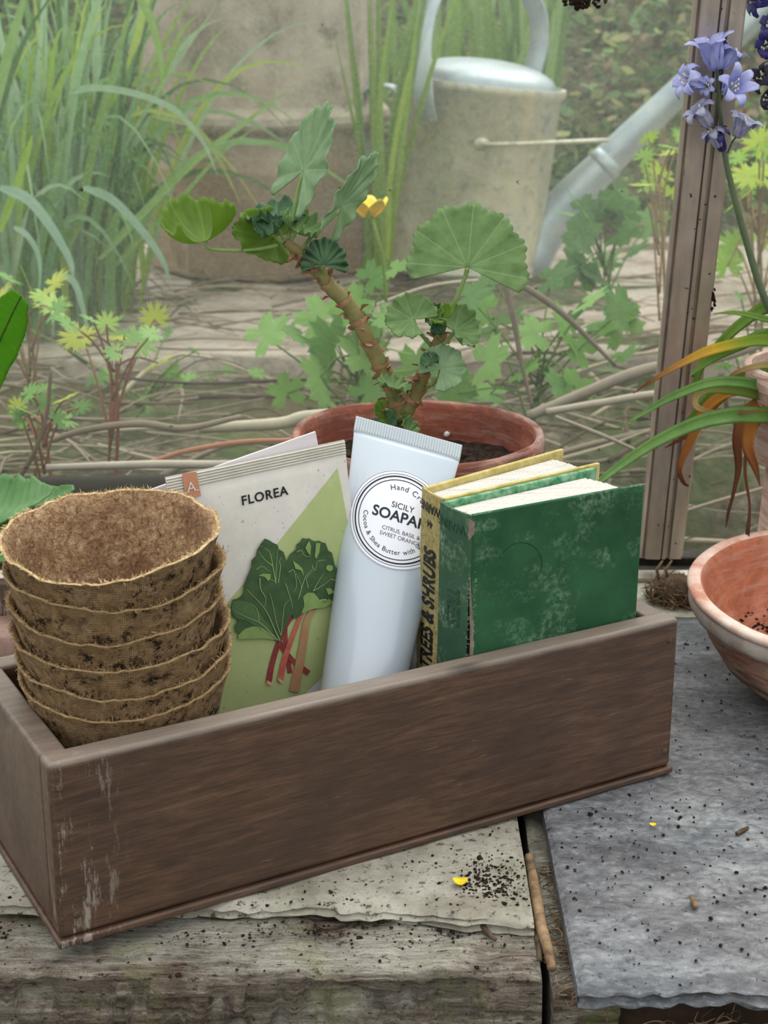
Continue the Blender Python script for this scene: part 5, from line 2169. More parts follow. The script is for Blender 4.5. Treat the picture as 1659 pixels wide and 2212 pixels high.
def octring(mb, prof, rot=11, rnd_=0.0):
    vs, fs = [], []
    N_ = 8
    SUB = 6
    for i, (r, z) in enumerate(prof):
        for k in range(N_ * SUB):
            a = math.radians(rot) + 2 * PI * (k // SUB) / N_
            b = a + 2 * PI / N_
            t = (k % SUB) / SUB
            p = V((math.cos(a), math.sin(a), 0)) * (1 - t) + V((math.cos(b), math.sin(b), 0)) * t
            vs.append((cc.x + p.x * r, cc.y + p.y * r, cc.z + z))
    n_ = N_ * SUB
    for i in range(len(prof) - 1):
        for k in range(n_):
            fs.append((i * n_ + k, i * n_ + (k + 1) % n_, (i + 1) * n_ + (k + 1) % n_, (i + 1) * n_ + k))
    fs.append(tuple(range(n_))[::-1])
    fs.append(tuple((len(prof) - 1) * n_ + k for k in range(n_)))
    mb.add(vs, fs)


def m_chim():
    m = Mat('weathered_buff_clay', .85, spec=.25)
    co = m.coord('Object')
    n1 = m.noise(co, 8, 7, .7)
    z = m.sep(co)
    c = m.ramp(n1, [(0.3, '#7a7062'), (0.5, '#aa9f90'), (0.7, '#cbc0b0')])
    c = m.mix(m.ramp(m.math('ADD', z[2], m.math('MULTIPLY', n1, .10)), [(0.20, .65), (0.275, 0)]), c, '#8f7656')
    c = m.mix(m.ramp(m.noise(co, 22, 5, .75), [(0.55, 0), (0.7, .7)]), c, '#5d564a')
    m.base(c)
    m.bump(m.noise(co, 130, 4, .7), .4, .003)
    return m


mb = MB()
octring(mb, [(CR * .985, 0), (CR * .985, .135), (CR * 1.0, .143), (CR * 1.0, .150), (CR * .975, .158), (CR * .965, .196), (CR * .99, .200), (CR * 1.045, .204), (CR * 1.065, .212), (CR * 1.055, .221), (CR * 1.015, .227), (CR * .985, .232),
             (CR * .975, .5), (CR * 1.08, .51), (CR * 1.1, .56), (CR * .9, .565), (CR * .88, .50)])
keep(mb.build('chimney_body', m_chim(), autosmooth=30, bevel=.003), cp)
tag(cp, 'large buff octagonal clay chimney pot standing outside behind the long grass', 'chimney pot')

# ------------------------------------------------------------------ watering can
M['zinc'] = None


def m_zinc():
    m = Mat('weathered_galvanised_zinc', .5, spec=.5, metal=.55)
    co = m.coord('Object')
    n1 = m.noise(co, 10, 6, .65)
    n2 = m.noise(co, 70, 4, .7)
    c = m.ramp(n1, [(0.3, '#b4b29c'), (0.5, '#d3d0b8'), (0.7, '#b7bfb9')])
    c = m.mix(m.ramp(n2, [(0.5, 0), (0.68, .6)]), c, '#82888a')
    c = m.mix(m.ramp(m.noise(m.coord('Object', (1, 1, .3)), 18, 4, .6), [(0.56, 0), (0.7, .5)]), c, '#e2dcbe')
    m.base(c)
    m.rough(m.ramp(n2, [(0.3, .42), (0.7, .62)]))
    return m


M['zinc'] = m_zinc()
M['zinc_blue'] = m_simple('bluish_galvanised_zinc', '#98a7b0', .42, .5, .55, col2='#b5c0c2', vs=14)
WY = 2.27
wc_base = at(997, 622, 2.158)
WD = (V((wc_base.x, WY, .0)) - CAM).dot(FWD)
WS = WD / F_PX
wc = empty('watering_can')
lean = math.radians(6.0)
Bm = Matrix.Translation((wc_base.x + .003, WY, .004)) @ Matrix.Rotation(lean, 4, 'Y')
mb = MB()
rB = 167 * WS
HB = .262
mb.lathe([(rB * .98, 0), (rB * 1.0, .004), (rB * 1.0, .012), (rB * .985, .016), (rB * 1.0, HB - .012), (rB * 1.045, HB - .008), (rB * 1.055, HB - .002), (rB * 1.045, HB + .003), (rB * 1.0, HB + .003), (rB * .98, HB - .02), (.0001, HB - .02)], 64)
mb.v = [tuple(Bm @ V(p)) for p in mb.v]
keep(mb.build('can_body', M['zinc'], autosmooth=60), wc)
mb = MB()
dome = [(rB * .93, HB - .001)]
for i in range(1, 9):
    a = i / 8 * PI / 2
    dome.append((rB * .93 * math.cos(a) ** .9 + .0001, HB + .034 * math.sin(a)))
mb.lathe(dome, 48)
mb.v = [tuple(Bm @ V(p)) for p in mb.v]
keep(mb.build('domed_lid', M['zinc_blue'], autosmooth=60), wc)


def strap(name, pts, hw, th, mat, side=V((1, 0, 0)), parent=wc):
    """flat metal strap along 3-D points; side = width direction"""
    P = spline(pts, 8)
    vs, fs = [], []
    for i, p in enumerate(P):
        t = (P[min(i + 1, len(P) - 1)] - P[max(0, i - 1)]).normalized()
        s_ = (side - t * side.dot(t)).normalized()
        n_ = t.cross(s_)
        for a, b in ((-1, -.3), (-.85, -1), (.85, -1), (1, -.3), (1, .3), (.85, 1), (-.85, 1), (-1, .3)):
            vs.append(p + s_ * (a * hw) + n_ * (b * th))
    m_ = 8
    for i in range(len(P) - 1):
        for k in range(m_):
            fs.append((i * m_ + k, i * m_ + (k + 1) % m_, (i + 1) * m_ + (k + 1) % m_, (i + 1) * m_ + k))
    fs.append(tuple(range(m_))[::-1])
    fs.append(tuple((len(P) - 1) * m_ + k for k in range(m_)))
    return keep(MB().add(vs, fs).build(name, mat, autosmooth=50), parent)


strap('hoop_handle', [at(924, 262, WY - .103), at(917, 225, WY - .108), at(913, 170, WY - .105), at(912, 90, WY - .09), at(930, 10, WY - .06), at(975, -60, WY - .02), at(1040, -90, WY + .02), at(1110, -55, WY + .05), at(1158, 20, WY + .06),
                      at(1165, 90, WY + .06), at(1152, 150, WY + .055), at(1142, 195, WY + .05)], 21 * WS, .0028, M['zinc_blue'], (RIGHT * .9 - FWD * .43).normalized())
strap('back_handle', [at(900, 232, WY - .02), at(850, 190, WY - .01), at(805, 188, WY), at(780, 215, WY), at(774, 265, WY), at(792, 320, WY), at(822, 372, WY), at(862, 415, WY)], 14 * WS, .0028, M['zinc_blue'], (V((0, 1, 0)) * .8 + RIGHT * .6).normalized())
mb = MB()
spts = [at(1080, 600, WY - .02), at(1130, 560, WY - .01), at(1180, 490, WY), at(1310, 350, WY), at(1480, 185, WY), at(1640, 30, WY), at(1720, -45, WY)]
P = spline(spts, 6)
mb.tube(P, interp([62 * WS, 58 * WS, 50 * WS, 36 * WS, 29 * WS, 25 * WS, 22 * WS], len(P)), 24)
keep(mb.build('spout', M['zinc_blue']), wc)
mb = MB()
j0, j1 = at(1298, 363, WY), at(1322, 338, WY)
mb.tube([j0, j0 + (j1 - j0) * .3, j1], [37 * WS, 38.5 * WS, 35 * WS], 24)
keep(mb.build('spout_joint', M['zinc_blue']), wc)
mb = MB()
mb.tube(spline([at(1040, 312, WY - rB * 1.08), at(1115, 311, WY - rB * 1.02), at(1190, 308, WY - rB * .78), at(1312, 303, WY - .030)], 4), .0030, 8)
keep(mb.build('brace_rod', M['zinc']), wc)
mb = MB()
kp = at(1040, 311, WY - rB * 1.0)
mb.ico(kp, 15 * WS, 2, .04, (1.2, .5, .9))
keep(mb.build('brace_boss', M['zinc'], ), wc)
tag(wc, 'old galvanised watering can with long spout and domed lid outside the glass', 'watering can')

# ------------------------------------------------------------------ vegetation
GR = [(.16, .30, .13), (.21, .36, .15), (.27, .42, .22), (.34, .47, .30), (.30, .42, .10), (.42, .52, .16), (.13, .22, .10)]


def lin(h):
    return srgb(h)[:3]


GCOL = [lin(c) for c in ('#79a664', '#8ab472', '#9bc292', '#aecdaa', '#97ba50', '#b4cc60', '#557c4a', '#88b086')]


def grass_tuft(name, roots, n, hrange, wpx, Y, label, seed=0, lean=(0, .0), cols=None, droop=1.0, spec=(), cat='grass', spread=.05):
    rg = random.Random(seed)
    mb = MB()
    for k in range(n):
        px, py = rg.choice(roots)
        y0 = Y + rg.uniform(-spread, spread) * 2
        base = at(px + rg.gauss(0, 22), py, Y)
        base = V((base.x, y0, gz(base.x, y0) if y0 < 1.73 or y0 > 2.62 else .0))
        h = rg.uniform(*hrange)
        az = rg.uniform(0, 2 * PI)
        out = V((math.cos(az), math.sin(az) * .7, 0)) * rg.uniform(.05, .7) + V((lean[0], lean[1], 0))
        dr = rg.uniform(.05, .9) ** 1.3 * droop
        pts = []
        for i in range(12):
            t = i / 11
            pts.append(base + V((0, 0, 1)) * (h * (t - dr * t ** 3)) + out * (h * (.35 * t + dr * t ** 2)))
        wd = rg.uniform(*wpx) / F_PX * Y
        hw = [wd * (1 - (i / 11) ** 2.5) * min(1, .5 + i / 5) + .0002 for i in range(12)]
        blade(mb, pts, hw, V((rg.uniform(-.5, .5), -1, rg.uniform(-.2, .5))), .35, 0, rg.choice(cols or GCOL))
    for pix, w_, c_, yy in spec:
        P3 = spline([at(x, y, yy) for x, y in pix], 8)
        hw = [w_ / F_PX * yy * (1 - (i / (len(P3) - 1)) ** 3) * min(1, .5 + i / 8) + .0002 for i in range(len(P3))]
        blade(mb, P3, hw, TOC, .35, 0, lin(c_))
    o = mb.build(name, M['tint'])
    tag(o, label, cat)
    return o


grass_tuft('grass_tuft', [(140, 600), (190, 610), (240, 600)], 150, (.25, .62), (4, 10), 1.98, 'tall tuft of arching grass left of the chimney pot, rooted nearest it', 5, (.10, 0), None, .9,
           [([(215, 560), (300, 470), (420, 350), (530, 265), (640, 183)], 8, '#8fb06a', 1.82), ([(225, 600), (300, 520), (380, 440), (480, 330), (560, 270)], 5, '#8fb06a', 1.86),
            ([(150, 200), (210, 190), (300, 205), (380, 240), (440, 310), (470, 380)], 7, '#a3c3a0', 1.8), ([(110, 580), (170, 480), (200, 330), (250, 140), (300, -40)], 10, '#86ab5e', 1.84),
            ([(180, 405), (240, 430), (300, 490), (350, 560), (370, 620)], 9, '#9dbfa6', 1.72), ([(130, 600), (135, 440), (150, 250), (140, 80), (150, -60)], 9, '#8fb48c', 1.9),
            ([(290, -20), (325, 40), (345, 120), (352, 205)], 8, '#8fb45c', 1.8), ([(190, 560), (240, 380), (310, 250), (400, 110), (470, 10)], 5, '#9db98c', 1.9),
            ([(330, 250), (420, 275), (470, 340), (520, 440)], 5, '#9fb06a', 1.85), ([(60, 560), (75, 400), (90, 250), (140, 100), (190, -30)], 8, '#86a862', 1.88)], spread=.06)
grass_tuft('grass_tuft', [(-40, 620), (30, 600), (70, 590), (100, 640)], 130, (.25, .6), (4, 10), 1.90, 'thick tuft of tall bluish grass at the far left of the garden', 6, (.05, 0), None, 1.0,
           [([(0, 405), (60, 430), (110, 490), (150, 560), (160, 600)], 11, '#a5c6b0', 1.66), ([(30, 490), (60, 510), (85, 560), (85, 640)], 6, '#a5c6b0', 1.66),
            ([(0, 500), (30, 420), (60, 330), (70, 290)], 9, '#95bb3c', 1.7), ([(-30, 300), (10, 150), (40, 40), (60, -40)], 12, '#8fb46c', 1.75), ([(120, 590), (160, 610), (180, 670), (190, 720)], 7, '#9dbfa6', 1.62)], spread=.06)
grass_tuft('grass_tuft', [(812, 610), (800, 600), (815, 600)], 16, (.32, .56), (5, 9), 2.12, 'narrow strap-leaved tuft growing between chimney pot and watering can', 9, (0, .02), [lin(c) for c in ('#7f9f45', '#8fae4c', '#6b8c44', '#7c9c5c')], .12, [([(838, 560), (842, 400), (862, 260), (880, 170), (889, 140)], 6, '#9fb84c', 2.05), ([(835, 590), (826, 400), (822, 200), (850, -20)], 8, '#8fae54', 2.08)], spread=.02)
grass_tuft('strap_leaf_clump', [(960, 250), (1010, 250), (1060, 250), (1110, 250), (1150, 240)], 46, (.32, .62), (8, 14), 2.78, 'clump of upright green strap leaves rising behind the watering can', 12, (0, 0), [lin(c) for c in ('#7a9f58', '#8aae5c', '#9cba7c', '#6a9050')], .35, spread=.06)
grass_tuft('strap_leaf_clump', [(830, 240), (800, 240), (880, 240)], 12, (.3, .6), (6, 11), 2.72, 'clump of upright strap leaves between chimney pot and can, further back', 13, (0, 0), [lin(c) for c in ('#8aa858', '#8aae5c', '#79a04c')], .3, spread=.04)


def lobed(mb, c, u, nrm, R_, col, lobes=5, depth=.55, jag=.15, gap=60, cup=.15, rg=random, mat=0):
    """a deeply cut hand-shaped leaf as a fan"""
    u = u.normalized()
    s_ = u.cross(nrm).normalized()
    n_ = s_.cross(u) * -1
    g = math.radians(gap) / 2
    N_ = lobes * 12
    vs = [c]
    mid = []
    for i in range(N_ + 1):
        q = i / N_
        th = -PI + g + (2 * PI - 2 * g) * q
        f = q * lobes
        lob = abs(math.sin(PI * f)) ** .8
        r = R_ * ((1 - depth) + depth * lob) * (1 - .25 * (abs(th) / PI) ** 2) * (1 - jag * abs(math.sin(PI * f * 3)) * lob)
        vs.append(c + u * (math.cos(th) * r) + s_ * (math.sin(th) * r) + n_ * (cup * r * (r / R_) - .10 * r * lob))
    mb.add(vs, [(0, i + 1, i + 2) for i in range(N_)], mat, None, col)


def weed(name, Y, leaves, root, label, cols, Rpx, seed, lobes=5, depth=.6, jag=.2, stemcol='#6e8c4c', fill=0, area=None, cat='weed', stem_r=.0012, face=.5):
    """leaves: picture positions of leaf blades, fanned out round a root"""
    rg = random.Random(seed)
    root3 = at(root[0], root[1], Y)
    root3.z = gz(root3.x, Y) if Y < 1.73 or Y > 2.62 else 0.002
    t = empty(name, root3)
    L_ = list(leaves)
    for k in range(fill):
        L_.append((rg.uniform(area[0], area[2]), rg.uniform(area[1], area[3])))
    ml, ms = MB(), MB()
    tx, ty = sum(q[0] for q in L_) / len(L_), sum(q[1] for q in L_) / len(L_)
    trunk = at(tx, ty + 20, Y)
    Pt = spline([root3, (root3 + trunk) / 2 + V((.006, 0, 0)), trunk], 5)
    ms.tube(Pt, interp([stem_r * 1.8, stem_r], len(Pt)), 6, 0, True, lin(stemcol))
    for x, y in L_:
        p = at(x, y, Y + rg.uniform(-.06, .06))
        R_ = rg.uniform(*Rpx) / F_PX * Y
        az = rg.uniform(-1, 1)
        u = V((az, rg.uniform(-.8, .2), rg.uniform(.0, .8)))
        nrm = V((rg.uniform(-.4, .4), -face + rg.uniform(-.3, .3), .9 + rg.uniform(-.3, .3)))
        lobed(ml, p, u, nrm, R_, rg.choice(cols), lobes, depth, jag, 50, .12, rg)
        sp0 = root3 + (trunk - root3) * rg.uniform(.45, 1)
        mid = sp0 * .5 + p * .5 + V((0, 0, .006))
        P = spline([sp0, mid, p], 5)
        ms.tube(P, interp([stem_r, stem_r * .6], len(P)), 5, 0, True, lin(stemcol))
    keep(ml.build('foliage', M['tint']), t)
    keep(ms.build('stalks', M['tint_dry']), t)
    tag(t, label, cat)
    return t


gA = [lin(c) for c in ('#84b25c', '#77a654', '#94bf70', '#6b9a50')]
gB = [lin(c) for c in ('#9cc878', '#b4d470', '#86ba66', '#c2cf50')]
gC = [lin(c) for c in ('#a9cc48', '#bcd44c', '#94c04c')]
gD = [lin(c) for c in ('#5f8c4c', '#547f48', '#76a060')]
wd1 = weed('buttercup_plant', 1.36, [(800, 600), (700, 690), (760, 660), (720, 740), (690, 800), (790, 770), (860, 700), (900, 800), (830, 820), (790, 850), (570, 725), (850, 580), (620, 850), (700, 860)], (835, 880),
           'leafy buttercup plant with one yellow flower just outside the glass', gA, (48, 82), 21, 5, .55, .22, fill=8, area=(640, 640, 880, 860))
fl = at(798, 452, 1.30)
fs_ = MB().tube(spline([at(834, 650, 1.33), at(826, 560, 1.31), at(812, 500, 1.30), fl], 5), .0016, 6, 0, True, lin('#8fae54'))
keep(fs_.build('flower_stem', M['tint_dry']), wd1)
m_ = MB()
M['butter'] = m_simple('buttercup_yellow', '#f5c81e', .35, .5, col2='#f0d63c', vs=80)
for k in range(5):
    th = 2 * PI * k / 5 + .3
    rd = V((math.cos(th), math.sin(th), 0))
    td = V((-math.sin(th), math.cos(th), 0))
    r_ = 38 / F_PX * 1.33
    vs = []
    for i in range(7):
        t = i / 6
        for s_ in (-1, -.4, .4, 1):
            vs.append(fl + rd * (r_ * (.1 + .9 * t)) + V((0, 0, 1)) * (r_ * (-.35 + 1.0 * t ** 1.2 - .12 * s_ * s_)) + td * (s_ * r_ * .58 * math.sin(PI * min(1, .12 + .80 * t)) ** .6))
    m_.add(vs, [(i * 4 + c_, i * 4 + c_ + 1, i * 4 + c_ + 5, i * 4 + c_ + 4) for i in range(6) for c_ in range(3)])
ob = keep(m_.build('yellow_flower', M['butter']), wd1)
sl = ob.modifiers.new('thickness', 'SOLIDIFY')
sl.thickness = .0004
weed('buttercup_plant', 1.42, [(1060, 600), (1190, 600), (1270, 650), (1010, 640), (1080, 700), (1160, 720), (1260, 760), (1340, 770), (1050, 780), (1130, 800), (1210, 830), (990, 830), (1060, 850), (1330, 800), (1230, 690)], (1110, 880),
     'sprawling lobed-leaf weed right of the pelargonium outside the glass', gA + gD, (50, 88), 22, 5, .5, .22, fill=8, area=(980, 640, 1360, 850))
weed('feathery_weed', 1.22, [(150, 700), (200, 690), (230, 700), (270, 720), (180, 730), (300, 740), (250, 760), (330, 720)], (210, 985),
     'feathery light green weed on a red stalk beyond the peat pots', gB, (36, 56), 23, 9, .65, .3, '#8a5a48', fill=5, area=(120, 680, 360, 790))
weed('feathery_weed', 1.18, [(60, 850), (100, 840), (140, 860), (170, 880), (40, 880), (130, 905), (90, 870)], (80, 1010),
     'smaller feathery weed close to the glass at the lower left', gB + gA, (28, 46), 24, 9, .65, .3, '#9a6a58', fill=4, area=(30, 830, 190, 920))
weed('feathery_weed', 1.40, [(20, 600), (60, 610), (100, 640), (0, 640), (120, 670)], (60, 880),
     'feathery pale weed above the fern frond at the left edge', gB, (36, 60), 25, 9, .65, .3, '#8a6a48', fill=4, area=(-30, 590, 140, 700))
weed('feathery_weed', 1.55, [(1400, 300), (1440, 330), (1390, 340), (1430, 380), (1470, 300), (1450, 420), (1400, 400)], (1440, 760),
     'yellow-green feathery weed just left of the glazing bar', gC, (34, 54), 26, 9, .6, .3, '#9a7a58', fill=3, area=(1380, 290, 1480, 430))
weed('feathery_weed', 1.55, [(1590, 340), (1640, 310), (1620, 380), (1580, 370), (1600, 430), (1650, 460), (1640, 520), (1590, 530), (1650, 380), (1690, 400)], (1640, 780),
     'yellow-green feathery weed right of the glazing bar behind the bluebell', gC, (36, 60), 27, 9, .6, .3, '#9a7a58', fill=10, area=(1560, 300, 1720, 600))
weed('ivy_weed', 1.75, [(1290, 470), (1340, 500), (1250, 540), (1300, 560), (1370, 540), (1340, 450), (1400, 480)], (1330, 640),
     'low dark green weed under the watering can spout', gD, (44, 66), 28, 5, .4, .15, fill=10, area=(1230, 420, 1420, 600))
weed('ground_weed', 1.62, [(0, 680), (360, 720), (420, 760)], (260, 800), 'thin low weed on the pale stones left of centre', gD + gA, (20, 36), 29, 7, .6, .3, fill=12, area=(150, 760, 560, 900))
weed('ground_weed', 1.5, [(1600, 640), (1640, 700)], (1620, 800), 'low weed on the stones right of the glazing bar', gD + gA, (26, 40), 30, 5, .5, .3, fill=6, area=(1560, 740, 1690, 820))

# foliage covering the bank behind
rg = random.Random(77)
mb = MB()
bankcols = [lin(c) for c in ('#5c7a46', '#6f8f54', '#4a6a3c', '#86a064', '#7d7a5c', '#8d7862', '#9c9a6c', '#3c5530', '#a5b070', '#6a8a5a')]
red = [lin(c) for c in ('#a5705c', '#8c6454', '#b08a70')]
left = [lin(c) for c in ('#35502c', '#446434', '#2a4022', '#56763c', '#6f9448')]
for k in range(26000):
    x = rg.uniform(-1.7, 1.9)
    y = 2.62 + 2.6 * rg.random() ** 1.2
    z = gz(x, y) + rg.uniform(0, .09)
    pxx, pyy = proj(V((x, y, z)))
    if pxx < -80 or pxx > 1760 or pyy < -160:
        continue
    patch = noise.noise(V((x * 2.3, y * 2.3, 4)))
    pool = left if x < -.35 else (red if (patch > .28 and rg.random() < .65) else bankcols)
    r_ = rg.uniform(.008, .024)
    c = rg.choice(pool)
    kk = rg.uniform(.55, 1.3)
    c = (min(1, c[0] * kk), min(1, c[1] * kk), min(1, c[2] * kk))
    u = V((rg.gauss(0, 1), rg.gauss(0, 1), rg.uniform(-.3, 1))).normalized()
    nrm = V((rg.gauss(0, .5), -.6 + rg.gauss(0, .4), 1)).normalized()
    s_ = u.cross(nrm)
    if s_.length < 1e-3:
        continue
    s_.normalize()
    p = V((x, y, z))
    mb.add([p - u * r_, p - u * r_ * .3 + s_ * r_ * .5, p + u * r_ * .4 + s_ * r_ * .45, p + u * r_, p + u * r_ * .4 - s_ * r_ * .45 + nrm * r_ * .1, p - u * r_ * .3 - s_ * r_ * .5], [(0, 1, 2, 3), (0, 3, 4, 5)], 0, None, c)
tag(mb.build('bank_foliage', M['tint']), 'mixed green and reddish weeds covering the bank behind the watering can', 'weeds', None, 'stuff')

# dead stalks lying outside between the glass and the stones
rg = random.Random(55)
mb = MB()
dry = [lin(c) for c in ('#8c7f6e', '#a5998a', '#6f6352', '#b8ab98', '#5a4f42', '#978a7c')]
for k in range(300):
    x = rg.uniform(-.55, .55)
    y = rg.uniform(1.09, 1.78)
    z = gz(x, y) + rg.uniform(.0, .05)
    a = rg.gauss(.12, .6)
    L_ = rg.uniform(.06, .36)
    d = V((math.cos(a), math.sin(a) * .8, rg.uniform(-.05, .10)))
    p = V((x, y, z))
    b = V((rg.gauss(0, .02), rg.gauss(0, .02), rg.gauss(0, .018)))
    q = [p - d * L_ / 2, p + b, p + d * L_ / 2]
    if min(v_.y for v_ in q) < 1.07:
        continue
    P = spline(q, 4)
    mb.tube(P, interp([rg.uniform(.0006, .0038), .0006], len(P)), 6, 0, True, rg.choice(dry))
for k in range(160):      # broken straw on the stone coping
    x = rg.uniform(-.75, .8)
    y = rg.uniform(1.76, 2.2)
    a = rg.gauss(0, .7)
    L_ = rg.uniform(.05, .3)
    d = V((math.cos(a), math.sin(a) * .7, rg.uniform(0, .05)))
    p = V((x, y, .006))
    P = spline([p - d * L_ / 2, p + V((0, 0, rg.uniform(0, .02))), p + d * L_ / 2], 4)
    mb.tube(P, interp([rg.uniform(.0006, .002), .0005], len(P)), 5, 0, True, rg.choice(dry))
tag(mb.build('dead_stalks', M['tint_dry']), 'tangle of dry grey-brown stalks lying between the glass and the stones', 'dead stalks', None, 'stuff')


def branch(name, pix, Y, r, col, label, cat='branch'):
    P = spline([at(x, y, Y + (dy if len(q) > 2 else 0)) for q in pix for x, y, dy in [(q[0], q[1], q[2] if len(q) > 2 else 0)]], 8)
    mb = MB().tube(P, interp([r_ / F_PX * Y for r_ in r], len(P)), 8, 0, True, lin(col))
    o = mb.build(name, M['tint_dry'])
    return tag(o, label, cat)


branch('dead_branch', [(1090, 600), (1110, 690), (1128, 790), (1150, 880)], 1.33, [8, 7, 5, 4], '#857a6c', 'thin grey upright branch right of the pelargonium outside the glass')
branch('dead_branch', [(1110, 606), (1180, 650), (1240, 700), (1330, 790)], 1.36, [7, 8, 6, 4], '#7d7266', 'grey branch slanting down right of the pelargonium outside the glass')
branch('dead_branch', [(20, 1060), (70, 985), (100, 900), (110, 800)], 1.12, [7, 6, 5, 4], '#6f5f50', 'dark stalk leaning upright behind the peat pots, near the left edge')
branch('dead_branch', [(100, 1010), (330, 1003), (480, 1003), (640, 996)], 1.12, [8, 10, 10, 9], '#b9afa5', 'pale straight cane lying along the foot of the glass')
branch('dead_branch', [(430, 925), (600, 915), (660, 900), (780, 890)], 1.22, [12, 14, 14, 12], '#c2b8a6', 'thick pale dry stalk lying left of the terracotta pot outside')
branch('dead_branch', [(320, 1000), (400, 975), (520, 955), (640, 950)], 1.13, [5, 6, 6, 5], '#b07a64', 'thin reddish stem bowed over the pale cane outside the glass')
branch('dead_branch', [(90, 960), (180, 930), (300, 915), (400, 925), (520, 900)], 1.2, [6, 8, 9, 8, 6], '#8f8272', 'curved grey-brown stem left of centre behind the pale cane')
branch('dead_branch', [(250, 815), (420, 828), (600, 822), (760, 820), (900, 828)], 1.45, [3, 4, 4, 3, 3], '#4f463c', 'long thin dark stem crossing behind the pelargonium stem')
branch('dead_branch', [(640, 720), (740, 690), (860, 640), (960, 612), (1150, 598)], 1.6, [2, 3, 3, 3, 2], '#c9bfae', 'thin pale straw arching under the watering can')
branch('dead_branch', [(1140, 900), (1260, 850), (1390, 800), (1560, 770), (1700, 720)], 1.3, [12, 13, 14, 12, 12], '#9a8f82', 'thick grey stalk crossing behind the glazing bar')
branch('dead_branch', [(1180, 890), (1300, 870), (1440, 850), (1640, 860)], 1.25, [8, 9, 9, 8], '#b3a89a', 'pale stalk below the thick grey one behind the glazing bar')
branch('dead_branch', [(1460, 1110), (1560, 1080), (1700, 1040)], 1.14, [4, 5, 4], '#9f9183', 'thin stalk low in the dark gap right of the glazing bar')
branch('dead_branch', [(1200, 900), (1300, 940), (1380, 975)], 1.16, [4, 5, 3], '#a59a8e', 'thin pale stalk slanting down behind the books')
branch('drain_pipe', [(40, 1050), (250, 1045), (450, 1040), (640, 1034)], 1.10, [19, 20, 20, 19], '#2d2a27', 'dark horizontal pipe along the foot of the glass behind the packet', 'pipe')
# ------------------------------------------------------------------ crumbs, sticks and petals on the bench
def slab_top(x, y):
    if x < .0665:
        return -.0002 if y > .6145 else -.0078
    return 0.0


rq = random.Random(91)
mb = MB()
for k in range(4200):
    reg = rq.random()
    if reg < .40:
        x, y = rq.uniform(-.25, .066), rq.uniform(.566, .72)
        if rq.random() < .5:
            y = rq.gauss(.607, .006)
    elif reg < .55:
        x, y = rq.gauss(.050, .008), rq.gauss(.632, .012)
    elif reg < .60:
        x, y = rq.uniform(-.3, -.15), rq.uniform(.57, .70)
    else:
        x, y = rq.uniform(.084, .36), rq.uniform(.555, .95)
    i, j = box_ij((x, y, 0))
    if -.003 < i < BL + .002 and -.004 < j < BW + .002:
        continue
    if (x - bc_.x) ** 2 + (y - bc_.y) ** 2 < (BR * .66) ** 2:
        continue
    if .0665 < x < .080 or y > .95:
        continue
    s_ = .00018 + .0007 * rq.random() ** 2.5 if rq.random() < .97 else rq.uniform(.0007, .0014)
    mb.ico((x, y, slab_top(x, y) + s_ * .3), s_, 1, .5, (1, 1.2, .6), rnd=rq)
tag(mb.build('scattered_soil', M['soil']), 'dark crumbs of soil scattered over stone, beam and slate', 'soil', None, 'stuff')

# fine roots hanging in the gap and under the slate
mb = MB()
for k in range(230):
    z0 = -.011
    if rq.random() < .6:
        x, y, z0 = rq.uniform(.073, .098), rq.uniform(.555, .66), -.0085
    else:
        x, y, z0 = rq.uniform(.085, .32), rq.uniform(.545, .560), rq.uniform(-.03, -.012)
    p = V((x, y, z0))
    a = rq.random() * 2 * PI
    r = rq.uniform(.002, .007)
    pts = [p + V((math.cos(a + t * 1.1) * r, math.sin(a + t * 1.1) * r * .7, .0015 * math.sin(t * 2 + a))) for t in range(5)]
    mb.tube(spline(pts, 3), rq.uniform(.00012, .0003), 4, rq.choice((0, 1)), False)
tag(mb.build('fine_roots', [M['twig'], M['twig_dark']]), 'fine curled roots matted in the gap beside the slate', 'roots', None, 'stuff')


def stick(pix, Z, r, mat, label, name='stick', cat='stick'):
    P = spline([atz(x, y, Z) for x, y in pix], 6)
    P = [p + V((nz(p.x, p.y, 1, 90), nz(p.x, p.y, 2, 90), 0)) * .0006 for p in P]
    o = MB().tube(P, interp(r, len(P)), 8).build(name, mat)
    return tag(o, label, cat)


stick([(1142, 1850), (1158, 1940), (1172, 2010), (1192, 2092)], -.0060, [.0022, .0028, .0027, .0020], M['twig'], 'pale dry stick lying in the gap beside the slate')
stick([(1158, 1985), (1162, 2030), (1166, 2075)], -.0085, [.0014, .0016, .0012], M['twig_dark'], 'short dark stick beside the pale one in the gap')
stick([(1034, 1972), (1040, 1995), (1055, 2015), (1069, 2030)], -.0058, [.0012, .0014, .0012, .0009], M['twig_dark'], 'small curved dark twig on the weathered beam')
stick([(845, 1985), (868, 1970), (888, 1962)], -.0055, [.0007, .0008, .0006], M['twig'], 'tiny pale twig on the joint of beam and stone')
stick([(1494, 1938), (1499, 1948), (1503, 1960)], .0014, [.0012, .0014, .0010], M['twig'], 'small curled straw fragment in the middle of the slate')
stick([(1590, 1800), (1602, 1795), (1616, 1788)], .0010, [.0010, .0012, .0008], M['twig_dark'], 'little dark bark flake on the right of the slate')
mb = MB()
p = atz(822, 1994, -.0072)
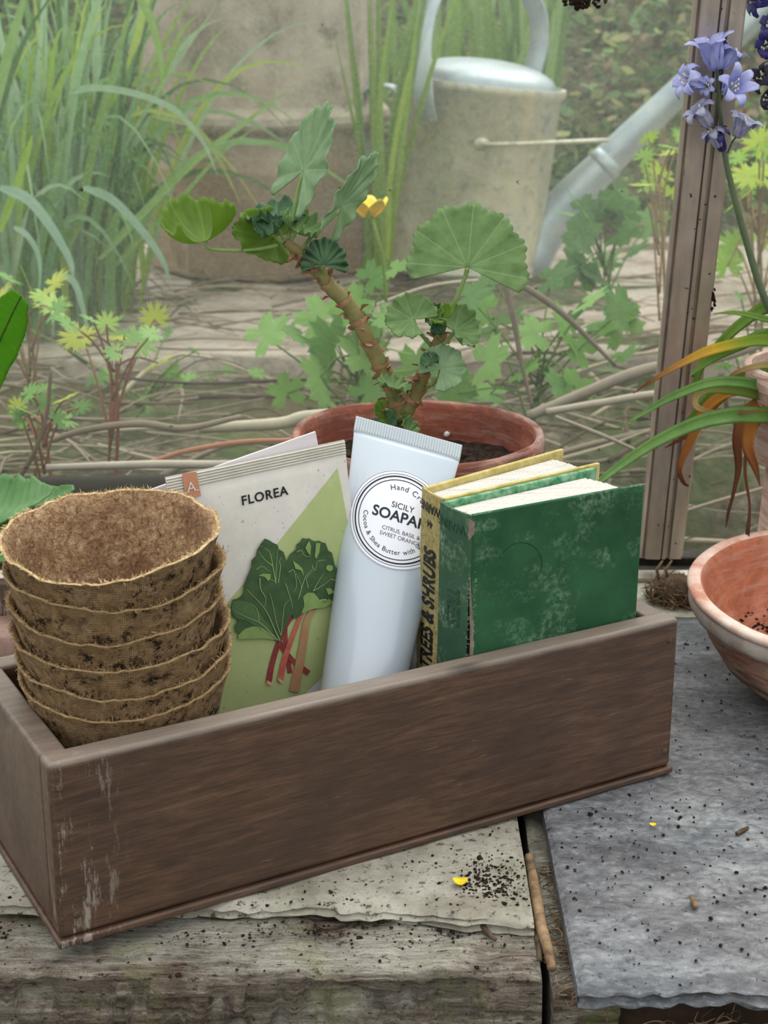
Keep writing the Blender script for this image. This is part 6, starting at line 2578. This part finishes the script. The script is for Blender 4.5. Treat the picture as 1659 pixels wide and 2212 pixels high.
mb.ico((0, 0, .0014), .0017, 2, .15, (1.1, 1, .8), rnd=rq)
tag(mb.build('pebble', M['soil'], loc=p), 'round dark pebble on the weathered beam', 'pebble')
mb = MB()
p = atz(1078, 1983, -.0072)
mb.ico((0, 0, .0012), .0016, 1, .3, (1, 1, .8), rnd=rq)
tag(mb.build('pebble', M['white'], loc=p), 'small white chip at the end of the curved twig', 'pebble')
# fallen yellow petals
for (px, py, s_, lab_) in ((994, 1910, .0042, 'yellow fallen petal on the pale stone'), (1410, 1785, .0020, 'tiny yellow-green petal scrap on the slate')):
    p = atz(px, py, .0006)
    mb = MB()
    vs, fs = [], []
    for i in range(9):
        for j in range(7):
            a, b = -1 + 2 * i / 8, -1 + 2 * j / 6
            w_ = math.sqrt(max(0, 1 - a * a * .9))
            vs.append((a * s_ * .8, b * s_ * w_ * .75, .0006 + .0012 * (a * a + b * b * .7) * s_ / .004))
    fs = [(i * 7 + j, i * 7 + j + 1, (i + 1) * 7 + j + 1, (i + 1) * 7 + j) for i in range(8) for j in range(6)]
    mb.add(vs, fs)
    o = mb.build('petal', m_simple('yellow_petal', '#e3cf2c', .5, .3, col2='#d6b91e', vs=300), loc=p)
    o.modifiers.new('thickness', 'SOLIDIFY').thickness = .0002
    tag(o, lab_, 'petal')

# moss and dirt caught at the glass edges
for k, (px, py, n_, w_, lab_) in enumerate(((1262, 3, 60, 34, 'dark moss clinging to the glass at the top of the view'), (1541, 492, 22, 7, 'dark moss caught on the right edge of the glazing bar, upper tuft'),
                                     (1541, 642, 14, 5, 'dark moss caught on the right edge of the glazing bar, lower tuft'))):
    p = at(px, py, 1.0)
    for _ in range(4):
        p = at(px, py, gy(p.z) - .0035)
    mb = MB()
    for q in range(n_):
        mb.ico((rq.gauss(0, w_ * .00014), rq.uniform(-.0008, .0012), rq.gauss(0, .0013 if k == 0 else .0035)), rq.uniform(.0007, .0018), 1, .5, rnd=rq)
    tag(mb.build('moss_tuft', M['soil'], loc=p), lab_, 'moss')
